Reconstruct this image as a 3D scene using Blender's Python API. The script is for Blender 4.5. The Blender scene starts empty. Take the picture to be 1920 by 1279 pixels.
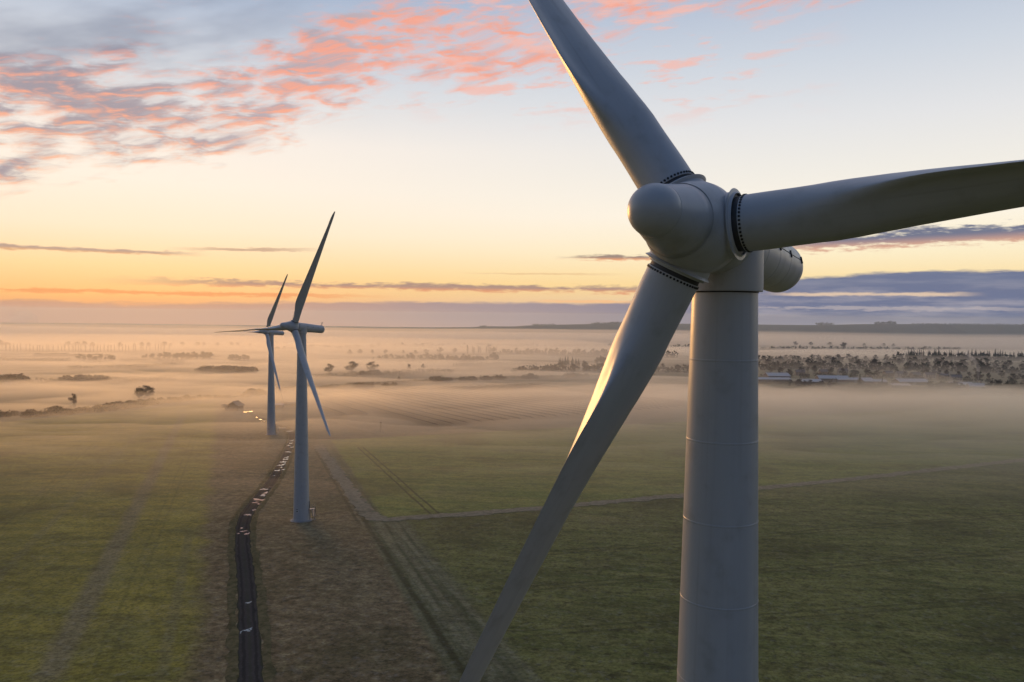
import bpy, bmesh, math, random
import numpy as np
from mathutils import Vector, Matrix
R = math.radians
PI = math.pi
scene = bpy.context.scene
COL = scene.collection
random.seed(7)

# ------------------------------------------------------------------ object helpers
def tag(o, label=None, cat=None, group=None, kind=None):
    if label: o['label'] = label
    if cat: o['category'] = cat
    if group: o['group'] = group
    if kind: o['kind'] = kind
    return o

def empty(name, loc, label, cat, group=None):
    o = bpy.data.objects.new(name, None)
    o.empty_display_size = 0.5
    COL.objects.link(o); o.location = loc
    return tag(o, label, cat, group)

def mesh_obj(name, verts, faces, mat, parent=None, matrix=None, smooth=False):
    me = bpy.data.meshes.new(name)
    me.from_pydata([tuple(v) for v in verts], [], faces)
    me.update()
    if smooth:
        me.polygons.foreach_set('use_smooth', [True]*len(me.polygons))
    if mat: me.materials.append(mat)
    o = bpy.data.objects.new(name, me)
    COL.objects.link(o)
    if parent is not None: o.parent = parent
    if matrix is not None: o.matrix_local = matrix
    return o

class MB:
    """collects simple shapes and links them as one mesh"""
    def __init__(s): s.v = []; s.f = []
    def add(s, vs, fs):
        n = len(s.v); s.v += [tuple(v) for v in vs]; s.f += [[i+n for i in f] for f in fs]
    def box(s, x0, x1, y0, y1, z0, z1):
        s.add([(x0,y0,z0),(x1,y0,z0),(x1,y1,z0),(x0,y1,z0),(x0,y0,z1),(x1,y0,z1),(x1,y1,z1),(x0,y1,z1)],
              [[3,2,1,0],[4,5,6,7],[0,1,5,4],[1,2,6,5],[2,3,7,6],[3,0,4,7]])
    def tube(s, p, q, r0, r1=None, n=6, cap=True):
        r1 = r0 if r1 is None else r1
        p = Vector(p); q = Vector(q); d = (q-p).normalized()
        a = d.orthogonal().normalized(); b = d.cross(a)
        vs = []
        for k in range(n):
            t = 2*PI*k/n; w = a*math.cos(t)+b*math.sin(t)
            vs.append(p+w*r0); vs.append(q+w*r1)
        fs = [[2*k, 2*((k+1)%n), 2*((k+1)%n)+1, 2*k+1] for k in range(n)]
        if cap: fs += [[2*k for k in range(n)][::-1], [2*k+1 for k in range(n)]]
        s.add(vs, fs)
    def lathe_z(s, prof, n=64, close=False):
        # prof: list of (r, z) from bottom to top
        base = []; vs = []
        for r, z in prof:
            vs += [(r*math.cos(2*PI*k/n), r*math.sin(2*PI*k/n), z) for k in range(n)]
        fs = []
        for i in range(len(prof)-1):
            for k in range(n):
                a = i*n+k; b = i*n+(k+1) % n
                fs.append([a, b, b+n, a+n])
        if close:
            fs.append(list(range(n))[::-1]); m = (len(prof)-1)*n
            fs.append([m+k for k in range(n)])
        s.add(vs, fs)
    def obj(s, name, mat, parent=None, matrix=None, smooth=False):
        return mesh_obj(name, s.v, s.f, mat, parent, matrix, smooth)

def sharp(o, deg=32):
    me = o.data
    me.polygons.foreach_set('use_smooth', [True]*len(me.polygons))
    me.set_sharp_from_angle(angle=R(deg))
    return o

# ------------------------------------------------------------------ camera
F_PX, PITCH, ROLL, CAMZ = 1493.0, .032, .011, 46.5
cam_d = bpy.data.cameras.new('camera'); cam = bpy.data.objects.new('camera', cam_d)
COL.objects.link(cam); scene.camera = cam
cam_d.sensor_width = 36.0; cam_d.lens = 36.0*F_PX/1920.0
cam_d.clip_start = .1; cam_d.clip_end = 40000
fw = Vector((0, math.cos(PITCH), -math.sin(PITCH))); up0 = Vector((0, math.sin(PITCH), math.cos(PITCH))); rt0 = Vector((1,0,0))
rt = rt0*math.cos(ROLL)+up0*math.sin(ROLL); up = up0*math.cos(ROLL)-rt0*math.sin(ROLL)
cam.matrix_world = Matrix(((rt.x,up.x,-fw.x,0),(rt.y,up.y,-fw.y,0),(rt.z,up.z,-fw.z,CAMZ),(0,0,0,1)))

def ray(px, py):
    return fw + rt*((px-960)/F_PX) - up*((py-639.5)/F_PX)
def azel(px, py):
    d = ray(px, py).normalized()
    return math.degrees(math.atan2(d.x, d.y)), math.degrees(math.asin(d.z))

# ------------------------------------------------------------------ terrain
PY = np.array([-6000,-2000,-300,26,200,378,600,800,1000,1500,2000,3000,5000,6500,7500,20000.])
PZ = np.array([60,42,10.5,0,-6.05,-11.75,-18.4,-23.7,-28.4,-39.5,-50,-70,-104,-124,-130,-130.])
_m = np.gradient(PZ, PY)
def prof(y):
    y = np.asarray(y, float)
    i = np.clip(np.searchsorted(PY, y)-1, 0, len(PY)-2)
    h = PY[i+1]-PY[i]; t = (y-PY[i])/h
    return ((2*t**3-3*t**2+1)*PZ[i]+(t**3-2*t**2+t)*h*_m[i]+(-2*t**3+3*t**2)*PZ[i+1]+(t**3-t**2)*h*_m[i+1])
def ground_z(x, y):
    x = np.asarray(x, float); y = np.asarray(y, float)
    a = np.clip((y-480)/900, 0, 1)
    und = (np.sin(x*.0071+y*.003+1.2)*.9+np.sin(y*.0063-x*.0021+.4)*1.2+np.sin(x*.0017-y*.0011)*2.0)*a
    b = np.clip((y-1500)/2500, 0, 1)
    und = und + b*(np.sin(x*.0012+.7)*3+np.sin(y*.0016+x*.0005)*3)
    return prof(y)+und
def hit(px, py):
    d = ray(px, py); t = 30.0
    while t < 14000:
        if CAMZ+d.z*t < float(ground_z(d.x*t, d.y*t)): break
        t *= 1.01
    lo, hi = t/1.01, t
    for _ in range(30):
        m = (lo+hi)/2
        if CAMZ+d.z*m < float(ground_z(d.x*m, d.y*m)): hi = m
        else: lo = m
    return Vector((d.x*lo, d.y*lo, float(ground_z(d.x*lo, d.y*lo))))
def gpt(x, y, dz=0): return Vector((x, y, float(ground_z(x, y))+dz))
def at(px, D):
    """point on the ground in the viewing column px at forward distance D"""
    a = (px-960)/F_PX
    return gpt(a*D, D)

# ------------------------------------------------------------------ node helpers
class NT:
    def __init__(s, tree): s.t = tree; s.n = tree.nodes; s.l = tree.links
    def new(s, typ, **kw):
        n = s.n.new(typ)
        for k, v in kw.items(): setattr(n, k, v)
        return n
    def put(s, sock, val):
        if isinstance(val, X): val = val.s
        if isinstance(val, bpy.types.NodeSocket): s.l.new(val, sock)
        elif val is not None:
            if sock.type == 'RGBA' and len(val) == 3: val = (*val, 1)
            sock.default_value = val
    def math(s, op, a, b=None, c=None, clamp=False):
        n = s.new('ShaderNodeMath', operation=op); n.use_clamp = clamp
        s.put(n.inputs[0], a)
        if b is not None: s.put(n.inputs[1], b)
        if c is not None: s.put(n.inputs[2], c)
        return X(s, n.outputs[0])
    def smooth(s, a, b, x):
        n = s.new('ShaderNodeMapRange', interpolation_type='SMOOTHSTEP')
        s.put(n.inputs['Value'], x); s.put(n.inputs['From Min'], a); s.put(n.inputs['From Max'], b)
        return X(s, n.outputs[0])
    def vec(s, x, y, z=0.0):
        n = s.new('ShaderNodeCombineXYZ')
        for i, v in enumerate((x, y, z)): s.put(n.inputs[i], v)
        return n.outputs[0]
    def noise(s, v, scale=1, detail=4, rough=.55, lac=2.0, dist=0.0, color=False):
        n = s.new('ShaderNodeTexNoise')
        if v is not None: s.put(n.inputs['Vector'], v)
        n.inputs['Scale'].default_value = scale; n.inputs['Detail'].default_value = detail
        n.inputs['Roughness'].default_value = rough; n.inputs['Lacunarity'].default_value = lac
        n.inputs['Distortion'].default_value = dist
        return n.outputs['Color'] if color else X(s, n.outputs[0])
    def mix(s, f, a, b, mode='MIX'):
        n = s.new('ShaderNodeMix', data_type='RGBA', blend_type=mode)
        s.put(n.inputs[0], f); s.put(n.inputs[6], a); s.put(n.inputs[7], b)
        return n.outputs[2]
    def ramp(s, x, stops):
        n = s.new('ShaderNodeValToRGB'); s.put(n.inputs[0], x)
        e = n.color_ramp.elements
        while len(e) > 1: e.remove(e[-1])
        for i, (p, c) in enumerate(stops):
            el = e[0] if i == 0 else e.new(p)
            el.position = p; el.color = (*c, 1)
        return n.outputs[0]
    def xyz(s, sock):
        n = s.new('ShaderNodeSeparateXYZ'); s.put(n.inputs[0], sock)
        return [X(s, o) for o in n.outputs]
class X:
    def __init__(s, nt, sock): s.nt = nt; s.s = sock
    def __add__(s, o): return s.nt.math('ADD', s, o)
    __radd__ = __add__
    def __sub__(s, o): return s.nt.math('SUBTRACT', s, o)
    def __rsub__(s, o): return s.nt.math('SUBTRACT', o, s)
    def __mul__(s, o): return s.nt.math('MULTIPLY', s, o)
    __rmul__ = __mul__
    def __truediv__(s, o): return s.nt.math('DIVIDE', s, o)
    def clamp(s): return s.nt.math('ADD', s, 0.0, clamp=True)
    def abs(s): return s.nt.math('ABSOLUTE', s)
    def mx(s, o): return s.nt.math('MAXIMUM', s, o)
    def mn(s, o): return s.nt.math('MINIMUM', s, o)
def lin(r, g, b):
    f = lambda c: (c/255/12.92) if c/255 <= .04045 else ((c/255+.055)/1.055)**2.4
    return (f(r), f(g), f(b))

def new_mat(name):
    m = bpy.data.materials.new(name); m.use_nodes = True
    nt = NT(m.node_tree); b = m.node_tree.nodes['Principled BSDF']
    return m, nt, b
def simple_mat(name, col, rough=.6, var=.25, scale=3.0, metallic=0.0, bump=0.0, spec=.5):
    m, nt, b = new_mat(name)
    co = nt.new('ShaderNodeTexCoord').outputs['Object']
    n = nt.noise(co, scale, 5, .6)
    c2 = tuple(c*(1-var) for c in col); c3 = tuple(min(1, c*(1+var)) for c in col)
    nt.put(b.inputs['Base Color'], nt.mix(n, c2, c3))
    b.inputs['Roughness'].default_value = rough; b.inputs['Metallic'].default_value = metallic
    b.inputs['Specular IOR Level'].default_value = spec
    if bump:
        bp = nt.new('ShaderNodeBump'); bp.inputs['Distance'].default_value = bump; bp.inputs['Strength'].default_value = .6
        nt.put(bp.inputs['Height'], n); nt.put(b.inputs['Normal'], bp.outputs[0])
    return m

# ------------------------------------------------------------------ sun
SUN_AZ, SUN_EL = -25.0, 2.6
sd = bpy.data.lights.new('sun', 'SUN'); so = bpy.data.objects.new('sun', sd); COL.objects.link(so)
sdir = Vector((math.sin(R(SUN_AZ))*math.cos(R(SUN_EL)), math.cos(R(SUN_AZ))*math.cos(R(SUN_EL)), math.sin(R(SUN_EL))))
so.rotation_euler = (-sdir).to_track_quat('-Z', 'Y').to_euler()
so.location = (-200, 300, 200)
sd.energy = 1.8; sd.angle = R(18); sd.color = (1.0, .50, .16)

# ------------------------------------------------------------------ world / sky
world = bpy.data.worlds.new('World'); scene.world = world; world.use_nodes = True
def build_world():
    nt = NT(world.node_tree); nt.n.clear()
    out = nt.new('ShaderNodeOutputWorld')
    dirv = nt.new('ShaderNodeTexCoord').outputs['Generated']
    dx, dy, dz = nt.xyz(dirv)
    az = nt.math('ARCTAN2', dx, dy)*(180/PI)
    el = nt.math('ARCSINE', dz)*(180/PI)
    # clear-sky gradients over elevation: towards the glow (left) and away from it (right)
    t = ((el+4.0)/40.0).clamp()
    P = lambda e: (e+4.0)/40.0
    left = nt.ramp(t, [(P(-4),lin(226,172,130)),(P(-.6),lin(226,172,130)),(P(.3),lin(242,166,104)),(P(1.2),lin(251,194,124)),(P(3),lin(254,218,160)),(P(5.5),lin(255,234,204)),
                       (P(8.5),lin(254,241,224)),(P(11.5),lin(251,240,229)),(P(15),lin(222,223,226)),(P(21),lin(166,182,207)),(P(35),lin(156,166,188))])
    right = nt.ramp(t, [(P(-4),lin(205,196,190)),(P(-.6),lin(210,198,190)),(P(.5),lin(226,205,180)),(P(2.2),lin(254,222,158)),(P(4.5),lin(255,240,204)),(P(7),lin(254,245,229)),
                        (P(10),lin(241,237,229)),(P(13),lin(229,229,230)),(P(17),lin(207,214,224)),(P(22),lin(176,189,211)),(P(35),lin(156,166,188))])
    side = nt.smooth(-30.0, 24.0, az)
    sky = nt.mix(side, left, right)
    # away from the glow the dawn sky is dim and blue
    back = nt.ramp(t, [(P(-4),lin(112,106,106)),(P(0),lin(132,126,128)),(P(6),lin(126,126,134)),(P(16),lin(96,114,140)),(P(35),lin(60,92,138))])
    f = nt.smooth(.55, -.25, dy)          # 0 ahead, 1 behind
    sky = nt.mix(f, sky, back)
    # --- high altocumulus: a diagonal field from lower left to upper right
    ctr = 19.3+az*.20-az*az*.0015
    wid = 5.4-nt.smooth(-18.0, 12.0, az)*2.2
    warp = nt.noise(nt.vec(az*.20, el*.5, 3.1), 1, 3, .5)
    u = az*.46-el*.14+warp*1.5; v = el*1.75-az*.20+warp*1.9
    d_big = nt.noise(nt.vec(az*.085+el*.05, el*.21-az*.05, 5.0), 1, 3, .5)
    d_fine = nt.noise(nt.vec(u, v, 1.7), 1, 8, .57)
    d_off = nt.noise(nt.vec(u-.10, v-.34, 1.7), 1, 3, .5)
    off = (el-ctr)/wid
    env = nt.smooth(1.30, .10, off.abs())
    front = nt.smooth(60.0, 40.0, az.abs())
    raw = d_big*1.35+d_fine*1.20+env*.48-1.55
    dens = nt.smooth(-.10, .30, raw)*nt.smooth(.0, .30, env)*front
    thick = nt.smooth(.02, .40, raw)
    # lit from low on the left: the near edges glow, thick middles stay grey
    glow = nt.smooth(-.13, .15, d_off*-1.0+d_fine-.02+nt.smooth(-28.0, -2.0, az)*.10+.01-nt.smooth(.35,.9,thick)*.05)
    shadow_c = nt.mix(nt.smooth(-30.0, 0.0, az), lin(160,150,160), lin(204,184,188))
    pink = nt.mix(nt.smooth(9.0, 17.0, el), lin(251,188,150), lin(250,174,152))
    pink = nt.mix(thick*.40, pink, lin(242,150,122))
    ccol = nt.mix(glow, shadow_c, pink)
    sky = nt.mix(dens*(.45+thick*.5), sky, ccol)
    # grey veil in the upper left
    veil = nt.smooth(.42, .70, nt.noise(nt.vec(az*.05+el*.08, el*.22-az*.07, 9.0), 1, 4, .55))*nt.smooth(-8.0, -24.0, az)*nt.smooth(10.0, 15.0, el)*front
    sky = nt.mix(veil*.7, sky, lin(138,146,166))
    # small pink puffs right of the big blade's top
    puff = nt.noise(nt.vec(az*.22+3.0, el*1.1-az*.05, 2.2), 1, 5, .58)
    pf = nt.smooth(.52, .66, puff)*nt.smooth(12.5, 16.0, el)*nt.smooth(-10.0, -2.0, az)*nt.smooth(24.0, 12.0, az)*front
    sky = nt.mix(pf*.75, sky, lin(248,186,170))
    # --- low bands
    hn = nt.noise(nt.vec(az*.12, el*.9, 7.0), 1, 6, .62)
    hn2 = nt.noise(nt.vec(az*.35, el*2.4, 4.0), 1, 5, .62)
    hn3 = nt.noise(nt.vec(az*.9, el*4.0, 1.0), 1, 4, .6)
    wob = (hn-.5)*1.5+(hn2-.5)*.8+(hn3-.5)*.4
    lowc = nt.mix(nt.smooth(-2.0, 21.0, az), nt.mix(nt.smooth(-26.0, 2.0, az), lin(196,150,128), lin(156,142,152)), lin(92,108,146))
    def streak(sky, e0, half, a0, a1, fe, strength, colr, edge=None, n=1.0, tilt=0.0, ac=0.0):
        c = (el-e0-(az-ac)*tilt)
        dd = .95-(c/half).abs()+(hn2-.5)*2.4*n+(hn-.5)*2.2*n+(hn3-.5)*2.6*n
        m = nt.smooth(.0, .75, dd)*nt.smooth(a0-fe, a0+fe, az)*nt.smooth(a1+fe, a1-fe, az)*strength
        if edge is not None:
            lo = nt.smooth(.25, -.75, c/half)
            colr = nt.mix(lo, colr, edge)
        return nt.mix(m, sky, colr)
    # bottom stratus with a soft, uneven top
    top = .62+nt.smooth(-26.0, 0.0, az)*.42+nt.smooth(5.0, 25.0, az)*2.1
    st = nt.smooth(-.04, .26, top-el+wob*.55)*nt.smooth(75.0, 45.0, az.abs())
    stc = nt.mix(nt.smooth(-.2, -1.8, el-top*.2), lowc, nt.mix(nt.smooth(-24.0, 22.0, az), lin(226,172,136), lin(176,174,186)))
    tex = nt.smooth(.42,.66,nt.noise(nt.vec(az*.16, el*1.5, 12.0), 1, 6, .62))*nt.smooth(4.0,18.0,az)
    stc = nt.mix(tex*.6, stc, nt.mix(nt.smooth(1.0,3.0,el), lin(172,168,180), lin(120,130,158)))
    sky = nt.mix(st*.95, sky, stc)
    sky = streak(sky, 1.65, .20, 18.5, 29.5, 1.5, .85, lin(236,206,176), None, .5)
    sky = streak(sky, .72, .20, 16.0, 33.0, 3.0, .6, lin(196,184,184), None, 1.2)
    sky = streak(sky, 1.95, .36, -23.0, 12.0, 6.0, .9, lin(160,132,128), lin(226,150,112), .75)
    sky = streak(sky, 1.25, .22, -40.0, -12.0, 5.0, .8, lin(238,150,96), None, .8)
    sky = streak(sky, 1.05, .16, 2.0, 9.0, 2.0, .9, lin(252,196,140), None, .6)
    sky = streak(sky, 3.85, .22, -40.0, -22.5, 2.0, .85, lin(166,142,138), lin(214,160,120), .75)
    sky = streak(sky, 4.3, .17, -21.5, -15.0, 2.5, .8, lin(190,156,136), None, .75, .03, -18.0)
    sky = streak(sky, 4.2, .26, 4.3, 10.6, 1.6, .95, lin(150,130,122), lin(236,158,112), .8)
    sky = streak(sky, 5.25, .80, 18.5, 60.0, 2.4, .97, lin(106,112,138), lin(218,166,142), .8, .02, 26.0)
    sky = streak(sky, 3.0, .10, -2.0, 6.0, 3.0, .5, lin(226,180,130), None, .8)
    bg = nt.new('ShaderNodeBackground'); nt.put(bg.inputs[0], sky); bg.inputs[1].default_value = 1.0
    ns = nt.new('ShaderNodeTexSky', sky_type='NISHITA'); ns.sun_disc = False
    ns.sun_elevation = R(SUN_EL); ns.sun_rotation = R(SUN_AZ)
    bg2 = nt.new('ShaderNodeBackground'); nt.put(bg2.inputs[0], ns.outputs[0]); bg2.inputs[1].default_value = NISH
    add = nt.new('ShaderNodeAddShader'); nt.l.new(bg.outputs[0], add.inputs[0]); nt.l.new(bg2.outputs[0], add.inputs[1])
    nt.l.new(add.outputs[0], out.inputs[0])
NISH = .003
GAIN = 1.65
HAZE_D, MIST_D, FOG_D, MIST_H = 6.5e-5, .009, .0028, 1.12
build_world()
world.cycles.sampling_method = 'MANUAL'; world.cycles.sample_map_resolution = 512

# ------------------------------------------------------------------ materials
def paint_mat():
    m, nt, b = new_mat('turbine_paint')
    co = nt.new('ShaderNodeTexCoord').outputs['Object']
    x, y, z = nt.xyz(co)
    streaks = nt.noise(nt.vec(x*2.5, y*2.5, z*.12), 1, 5, .6)
    spots = nt.noise(co, 1.1, 6, .6)
    c = nt.mix(streaks, (.42,.43,.445), (.53,.535,.53))
    c = nt.mix(nt.smooth(.50, .76, spots)*.6, c, (.34,.34,.32))
    run = nt.noise(nt.vec(x*5.0, y*5.0, z*.05), 1, 4, .6)
    c = nt.mix(nt.smooth(.54,.76,run)*.28, c, (.30,.29,.265))
    nt.put(b.inputs['Base Color'], c)
    nt.put(b.inputs['Roughness'], .27+spots*.20)
    fine = nt.noise(co, 2.2, 3, .5)
    bp = nt.new('ShaderNodeBump'); bp.inputs['Distance'].default_value = .012; bp.inputs['Strength'].default_value = .25
    nt.put(bp.inputs['Height'], fine); nt.put(b.inputs['Normal'], bp.outputs[0])
    return m
M_PAINT = paint_mat()
M_DARK = simple_mat('black_rubber', (.012,.012,.013), .6, .3, 8)
M_SEAL = simple_mat('grey_seal', (.05,.05,.052), .6, .3, 8)
M_STEEL = simple_mat('galvanised_steel', (.22,.23,.24), .45, .2, 6, .6)
M_SIGN = simple_mat('sign_face', (.62,.62,.60), .5, .05, 6)
M_CONC = simple_mat('foundation_concrete', (.30,.29,.27), .85, .2, 4)

# ------------------------------------------------------------------ wind turbines
HUB_H = 49.03; OVER = 2.77
def axis_frame(psi, TAU):
    ax = Vector((-math.sin(psi)*math.cos(TAU), -math.cos(psi)*math.cos(TAU), math.sin(TAU)))
    h = Vector((math.cos(psi), -math.sin(psi), 0)); v = h.cross(ax)*-1
    v = -ax.cross(-h) if v.z < 0 else v
    if v.z < 0: v = -v
    return ax, h, v
def mat_from(x, y, z, loc):
    return Matrix(((x.x,y.x,z.x,loc.x),(x.y,y.y,z.y,loc.y),(x.z,y.z,z.z,loc.z),(0,0,0,1)))
def sstep(a, b, x):
    t = min(1, max(0, (x-a)/(b-a))); return t*t*(3-2*t)

ROOT_R = .83
def blade_mesh():
    rs = [1.50,1.56,1.8,2.1,2.5,3.0,3.5,4.0,4.5,5.0,5.5,6.0,6.4,6.8,7.2,7.6,8.2,9,10,11.5,13,14.5,16,17.5,19,20.5,22,23.5,25,26.3,27.4,28.4,29.2,29.8,30.3,30.65,30.88,31.0]
    N = 56; vs = []; fs = []
    for r in rs:
        if r < 7: c = 1.66+(2.45-1.66)*sstep(1.8, 7.4, r)
        elif r < 8: c = 1.66+(2.45-1.66)*sstep(1.8, 7.4, r)
        else: c = 2.45-(r-8)*(2.45-.80)/(28-8)
        if r > 27.4:
            k = (r-27.4)/3.6; c = (2.45-(27.4-8)*.0825)*math.sqrt(max(0.0, 1-k**2.2))+.03
        w = sstep(1.9, 6.6, r)
        th = np.interp(r, [4,5,6,7,8,10,14,20,31], [.86,.68,.55,.455,.385,.305,.24,.195,.15])
        theta = R(np.interp(r, [1.5,4,7.5,12,17,24,31], [-70,-76,-81,-84,-85,-87,-88]))
        ct, st = math.cos(theta), math.sin(theta)
        for k in range(N):
            t = 2*PI*k/N
            cu, cn = -ROOT_R*math.cos(t), ROOT_R*math.sin(t)
            x = (1+math.cos(t))/2
            yt = 5*th*(.2969*math.sqrt(max(x,0))-.126*x-.3516*x*x+.2843*x**3-.1036*x**4)
            sg = 1 if math.sin(t) >= 0 else -1
            cam_ = .028*4*x*(1-x)
            # pressure side hollows out towards the trailing edge
            hol = 0 if sg > 0 else .05*sstep(.45, .8, x)*sstep(1.0, .8, x)
            au = (.30-x)*c; an = (sg*yt+cam_+hol)*c
            u_ = cu*(1-w)+au*w; n_ = cn*(1-w)+an*w
            L = u_*ct+n_*st; A = u_*st-n_*ct
            vs.append((-L, A, r))
    for i in range(len(rs)-1):
        for k in range(N):
            a = i*N+k; b = i*N+(k+1) % N
            fs.append([a, b, b+N, a+N])
    fs.append([(len(rs)-1)*N+k for k in range(N)]); fs.append(list(range(N))[::-1])
    return vs, fs
BV, BF = blade_mesh()

def hub_mesh():
    n = 180
    S = list(np.linspace(1.55, -1.02, 44)); vs = []; fs = []
    for s in S:
        rc = np.interp(s, [-1.02,-.8,-.3,.2,.6,1.0,1.55], [1.10,1.20,1.36,1.42,1.38,1.26,1.085])
        for k in range(n):
            ph = 2*PI*k/n                       # 0 = blade direction
            d = ((ph+PI/3) % (2*PI/3))-PI/3
            flat = 1.27/max(.2, math.cos(d))
            p = 14.0
            r = (rc**-p+flat**-p)**(-1/p)
            vs.append((r*math.sin(ph), s, r*math.cos(ph)))
    for i in range(len(S)-1):
        for k in range(n):
            a = i*n+k; b = i*n+(k+1) % n
            fs.append([a, a+n, b+n, b])
    return vs, fs
HV, HF = hub_mesh()

def lathe_y(prof, n=96, mb=None):
    vs = []; fs = []
    for r, s in prof:
        vs += [(r*math.sin(2*PI*k/n), s, r*math.cos(2*PI*k/n)) for k in range(n)]
    for i in range(len(prof)-1):
        for k in range(n):
            a = i*n+k; b = i*n+(k+1) % n
            fs.append([a, b, b+n, a+n])
    if mb is not None: mb.add(vs, fs)
    return vs, fs

TOWER_R = lambda z: 2.02+(1.065-2.02)*(z/47.5)
MESH = {}
def shared(key, build, parent, name, mat, matrix=None, sm=None):
    if key not in MESH:
        v, f = build(); o = mesh_obj(name, v, f, mat)
        sharp(o, sm if sm else 32); MESH[key] = o.data
        o.parent = parent
    else:
        o = bpy.data.objects.new(name, MESH[key]); COL.objects.link(o); o.parent = parent
    if matrix is not None: o.matrix_local = matrix
    return o

def wind_turbine(base, psi, az, label, TAU=R(5), CONE=R(2)):
    root = empty('wind_turbine', base, label, 'wind turbine', 'wind turbines standing in a line')
    ax, h, v = axis_frame(psi, TAU)
    Tc = Vector((0, 0, HUB_H)); H = Tc+ax*OVER
    # tower
    def tower():
        mb = MB(); pr = [(TOWER_R(-1.5), -1.5)]; z = 0.0
        k = 1; seam = 2.66
        while True:
            z = 47.5-seam*k+.35
            if z < .3: break
            k += 1
        zs = sorted([47.5-seam*j+.35 for j in range(1, k)])
        for z in zs:
            r = TOWER_R(z)
            pr += [(r, z-.035), (r+.007, z-.018), (r+.007, z+.018), (r-.001, z+.035)]
        pr += [(TOWER_R(47.5), 47.5), (.3, 47.5)]
        mb.lathe_z(pr, 96); return mb.v, mb.f
    tw = shared('tower', tower, root, 'tower', M_PAINT, None, 10)
    def flange():
        mb = MB(); mb.lathe_z([(2.75,-1.0),(2.75,.14),(2.6,.18),(2.0,.18)], 64); return mb.v, mb.f
    shared('flange', flange, tw, 'foundation_ring', M_CONC)
    # door on the far right side, above the platform
    A = R(8)
    Rz = Matrix.Rotation(A, 4, 'Z')
    def door():
        mb = MB(); mb.box(1.88, 2.03, -.42, .42, 3.0, 4.95); mb.box(1.9, 2.06, .30, .36, 3.8, 4.1); return mb.v, mb.f
    shared('door', door, tw, 'door', M_STEEL, Rz)
    # warning sign on the side facing the camera
    def sign():
        mb = MB(); mb.box(-.33, .33, -2.04, -2.0, 2.45, 3.35); return mb.v, mb.f
    As = Matrix.Rotation(R(-16), 4, 'Z')
    sg = shared('sign', sign, tw, 'warning_sign', M_SIGN, As)
    def symbol():
        mb = MB()
        mb.add([(-.30,-2.048,2.58),(.30,-2.048,2.58),(0,-2.048,3.02)], [[0,1,2]])
        mb.box(-.31, .31, -2.05, -2.041, 3.12, 3.27); return mb.v, mb.f
    shared('symbol', symbol, sg, 'sign_symbol', M_DARK)
    # access platform
    def plat():
        mb = MB(); mb.box(1.92, 3.35, -.75, .75, 2.75, 2.92)
        for sx in (2.1, 3.28):
            for sy in (-.68, .68): mb.tube((sx, sy, -.4), (sx, sy, 2.75), .05)
        return mb.v, mb.f
    pf = shared('plat', plat, root, 'access_platform', M_STEEL, Rz)
    def rail():
        mb = MB()
        for sx, sy in ((2.1,-.72),(3.3,-.72),(3.3,.72),(2.7,-.72)): mb.tube((sx,sy,2.92),(sx,sy,4.05),.03)
        for zz in (3.5, 4.05):
            mb.tube((2.0,-.72,zz),(3.3,-.72,zz),.03); mb.tube((3.3,-.72,zz),(3.3,.72,zz),.03)
        return mb.v, mb.f
    shared('rail', rail, pf, 'railing', M_STEEL)
    def stair():
        mb = MB()
        for k in range(11):
            mb.box(2.45, 3.25, .8+k*.27, 1.06+k*.27, 2.62-k*.25, 2.67-k*.25)
        for sx in (2.42, 3.28):
            mb.tube((sx,.78,2.7),(sx,3.75,-.05),.05); mb.tube((sx,.78,3.7),(sx,3.75,.95),.03)
            mb.tube((sx,3.7,-.1),(sx,3.7,.95),.03)
        return mb.v, mb.f
    shared('stair', stair, pf, 'staircase', M_STEEL)
    # yaw collar under the nacelle
    def yaw():
        mb = MB(); mb.lathe_z([(1.0,47.44),(1.215,47.44),(1.225,47.50),(1.225,48.9),(1.0,48.95)], 96); return mb.v, mb.f
    shared('yaw', yaw, root, 'yaw_collar', M_PAINT)
    def gap():
        mb = MB(); mb.lathe_z([(1.085,47.39),(1.085,47.43)], 96); return mb.v, mb.f
    shared('gap', gap, tw, 'bearing_gap', M_DARK)
    # nacelle: lathe round the shaft axis, local y = towards the nose
    NM = mat_from(-h, ax, v, H)
    def nac():
        pr = [(.2,-9.72),(.55,-9.70),(.80,-9.60),(.93,-9.42),(.99,-9.15),(1.00,-8.85)]
        s = -8.8
        while s < -2.0:
            r = 1.0+.135*sstep(-9.0, -2.4, s)
            pr += [(r, s-.02),(r-.010, s-.012),(r-.010, s+.012),(r, s+.02)]; s += 1.62
        pr += [(1.14,-1.9),(1.14,-1.15),(1.11,-1.10),(.7,-1.10)]
        return lathe_y(pr)
    nc = shared('nacelle', nac, root, 'nacelle', M_PAINT, NM, 40)
    def gap2():
        return lathe_y([(1.00,-1.14),(1.00,-.98)])
    shared('gap2', gap2, nc, 'shaft_seal', M_DARK)
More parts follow.
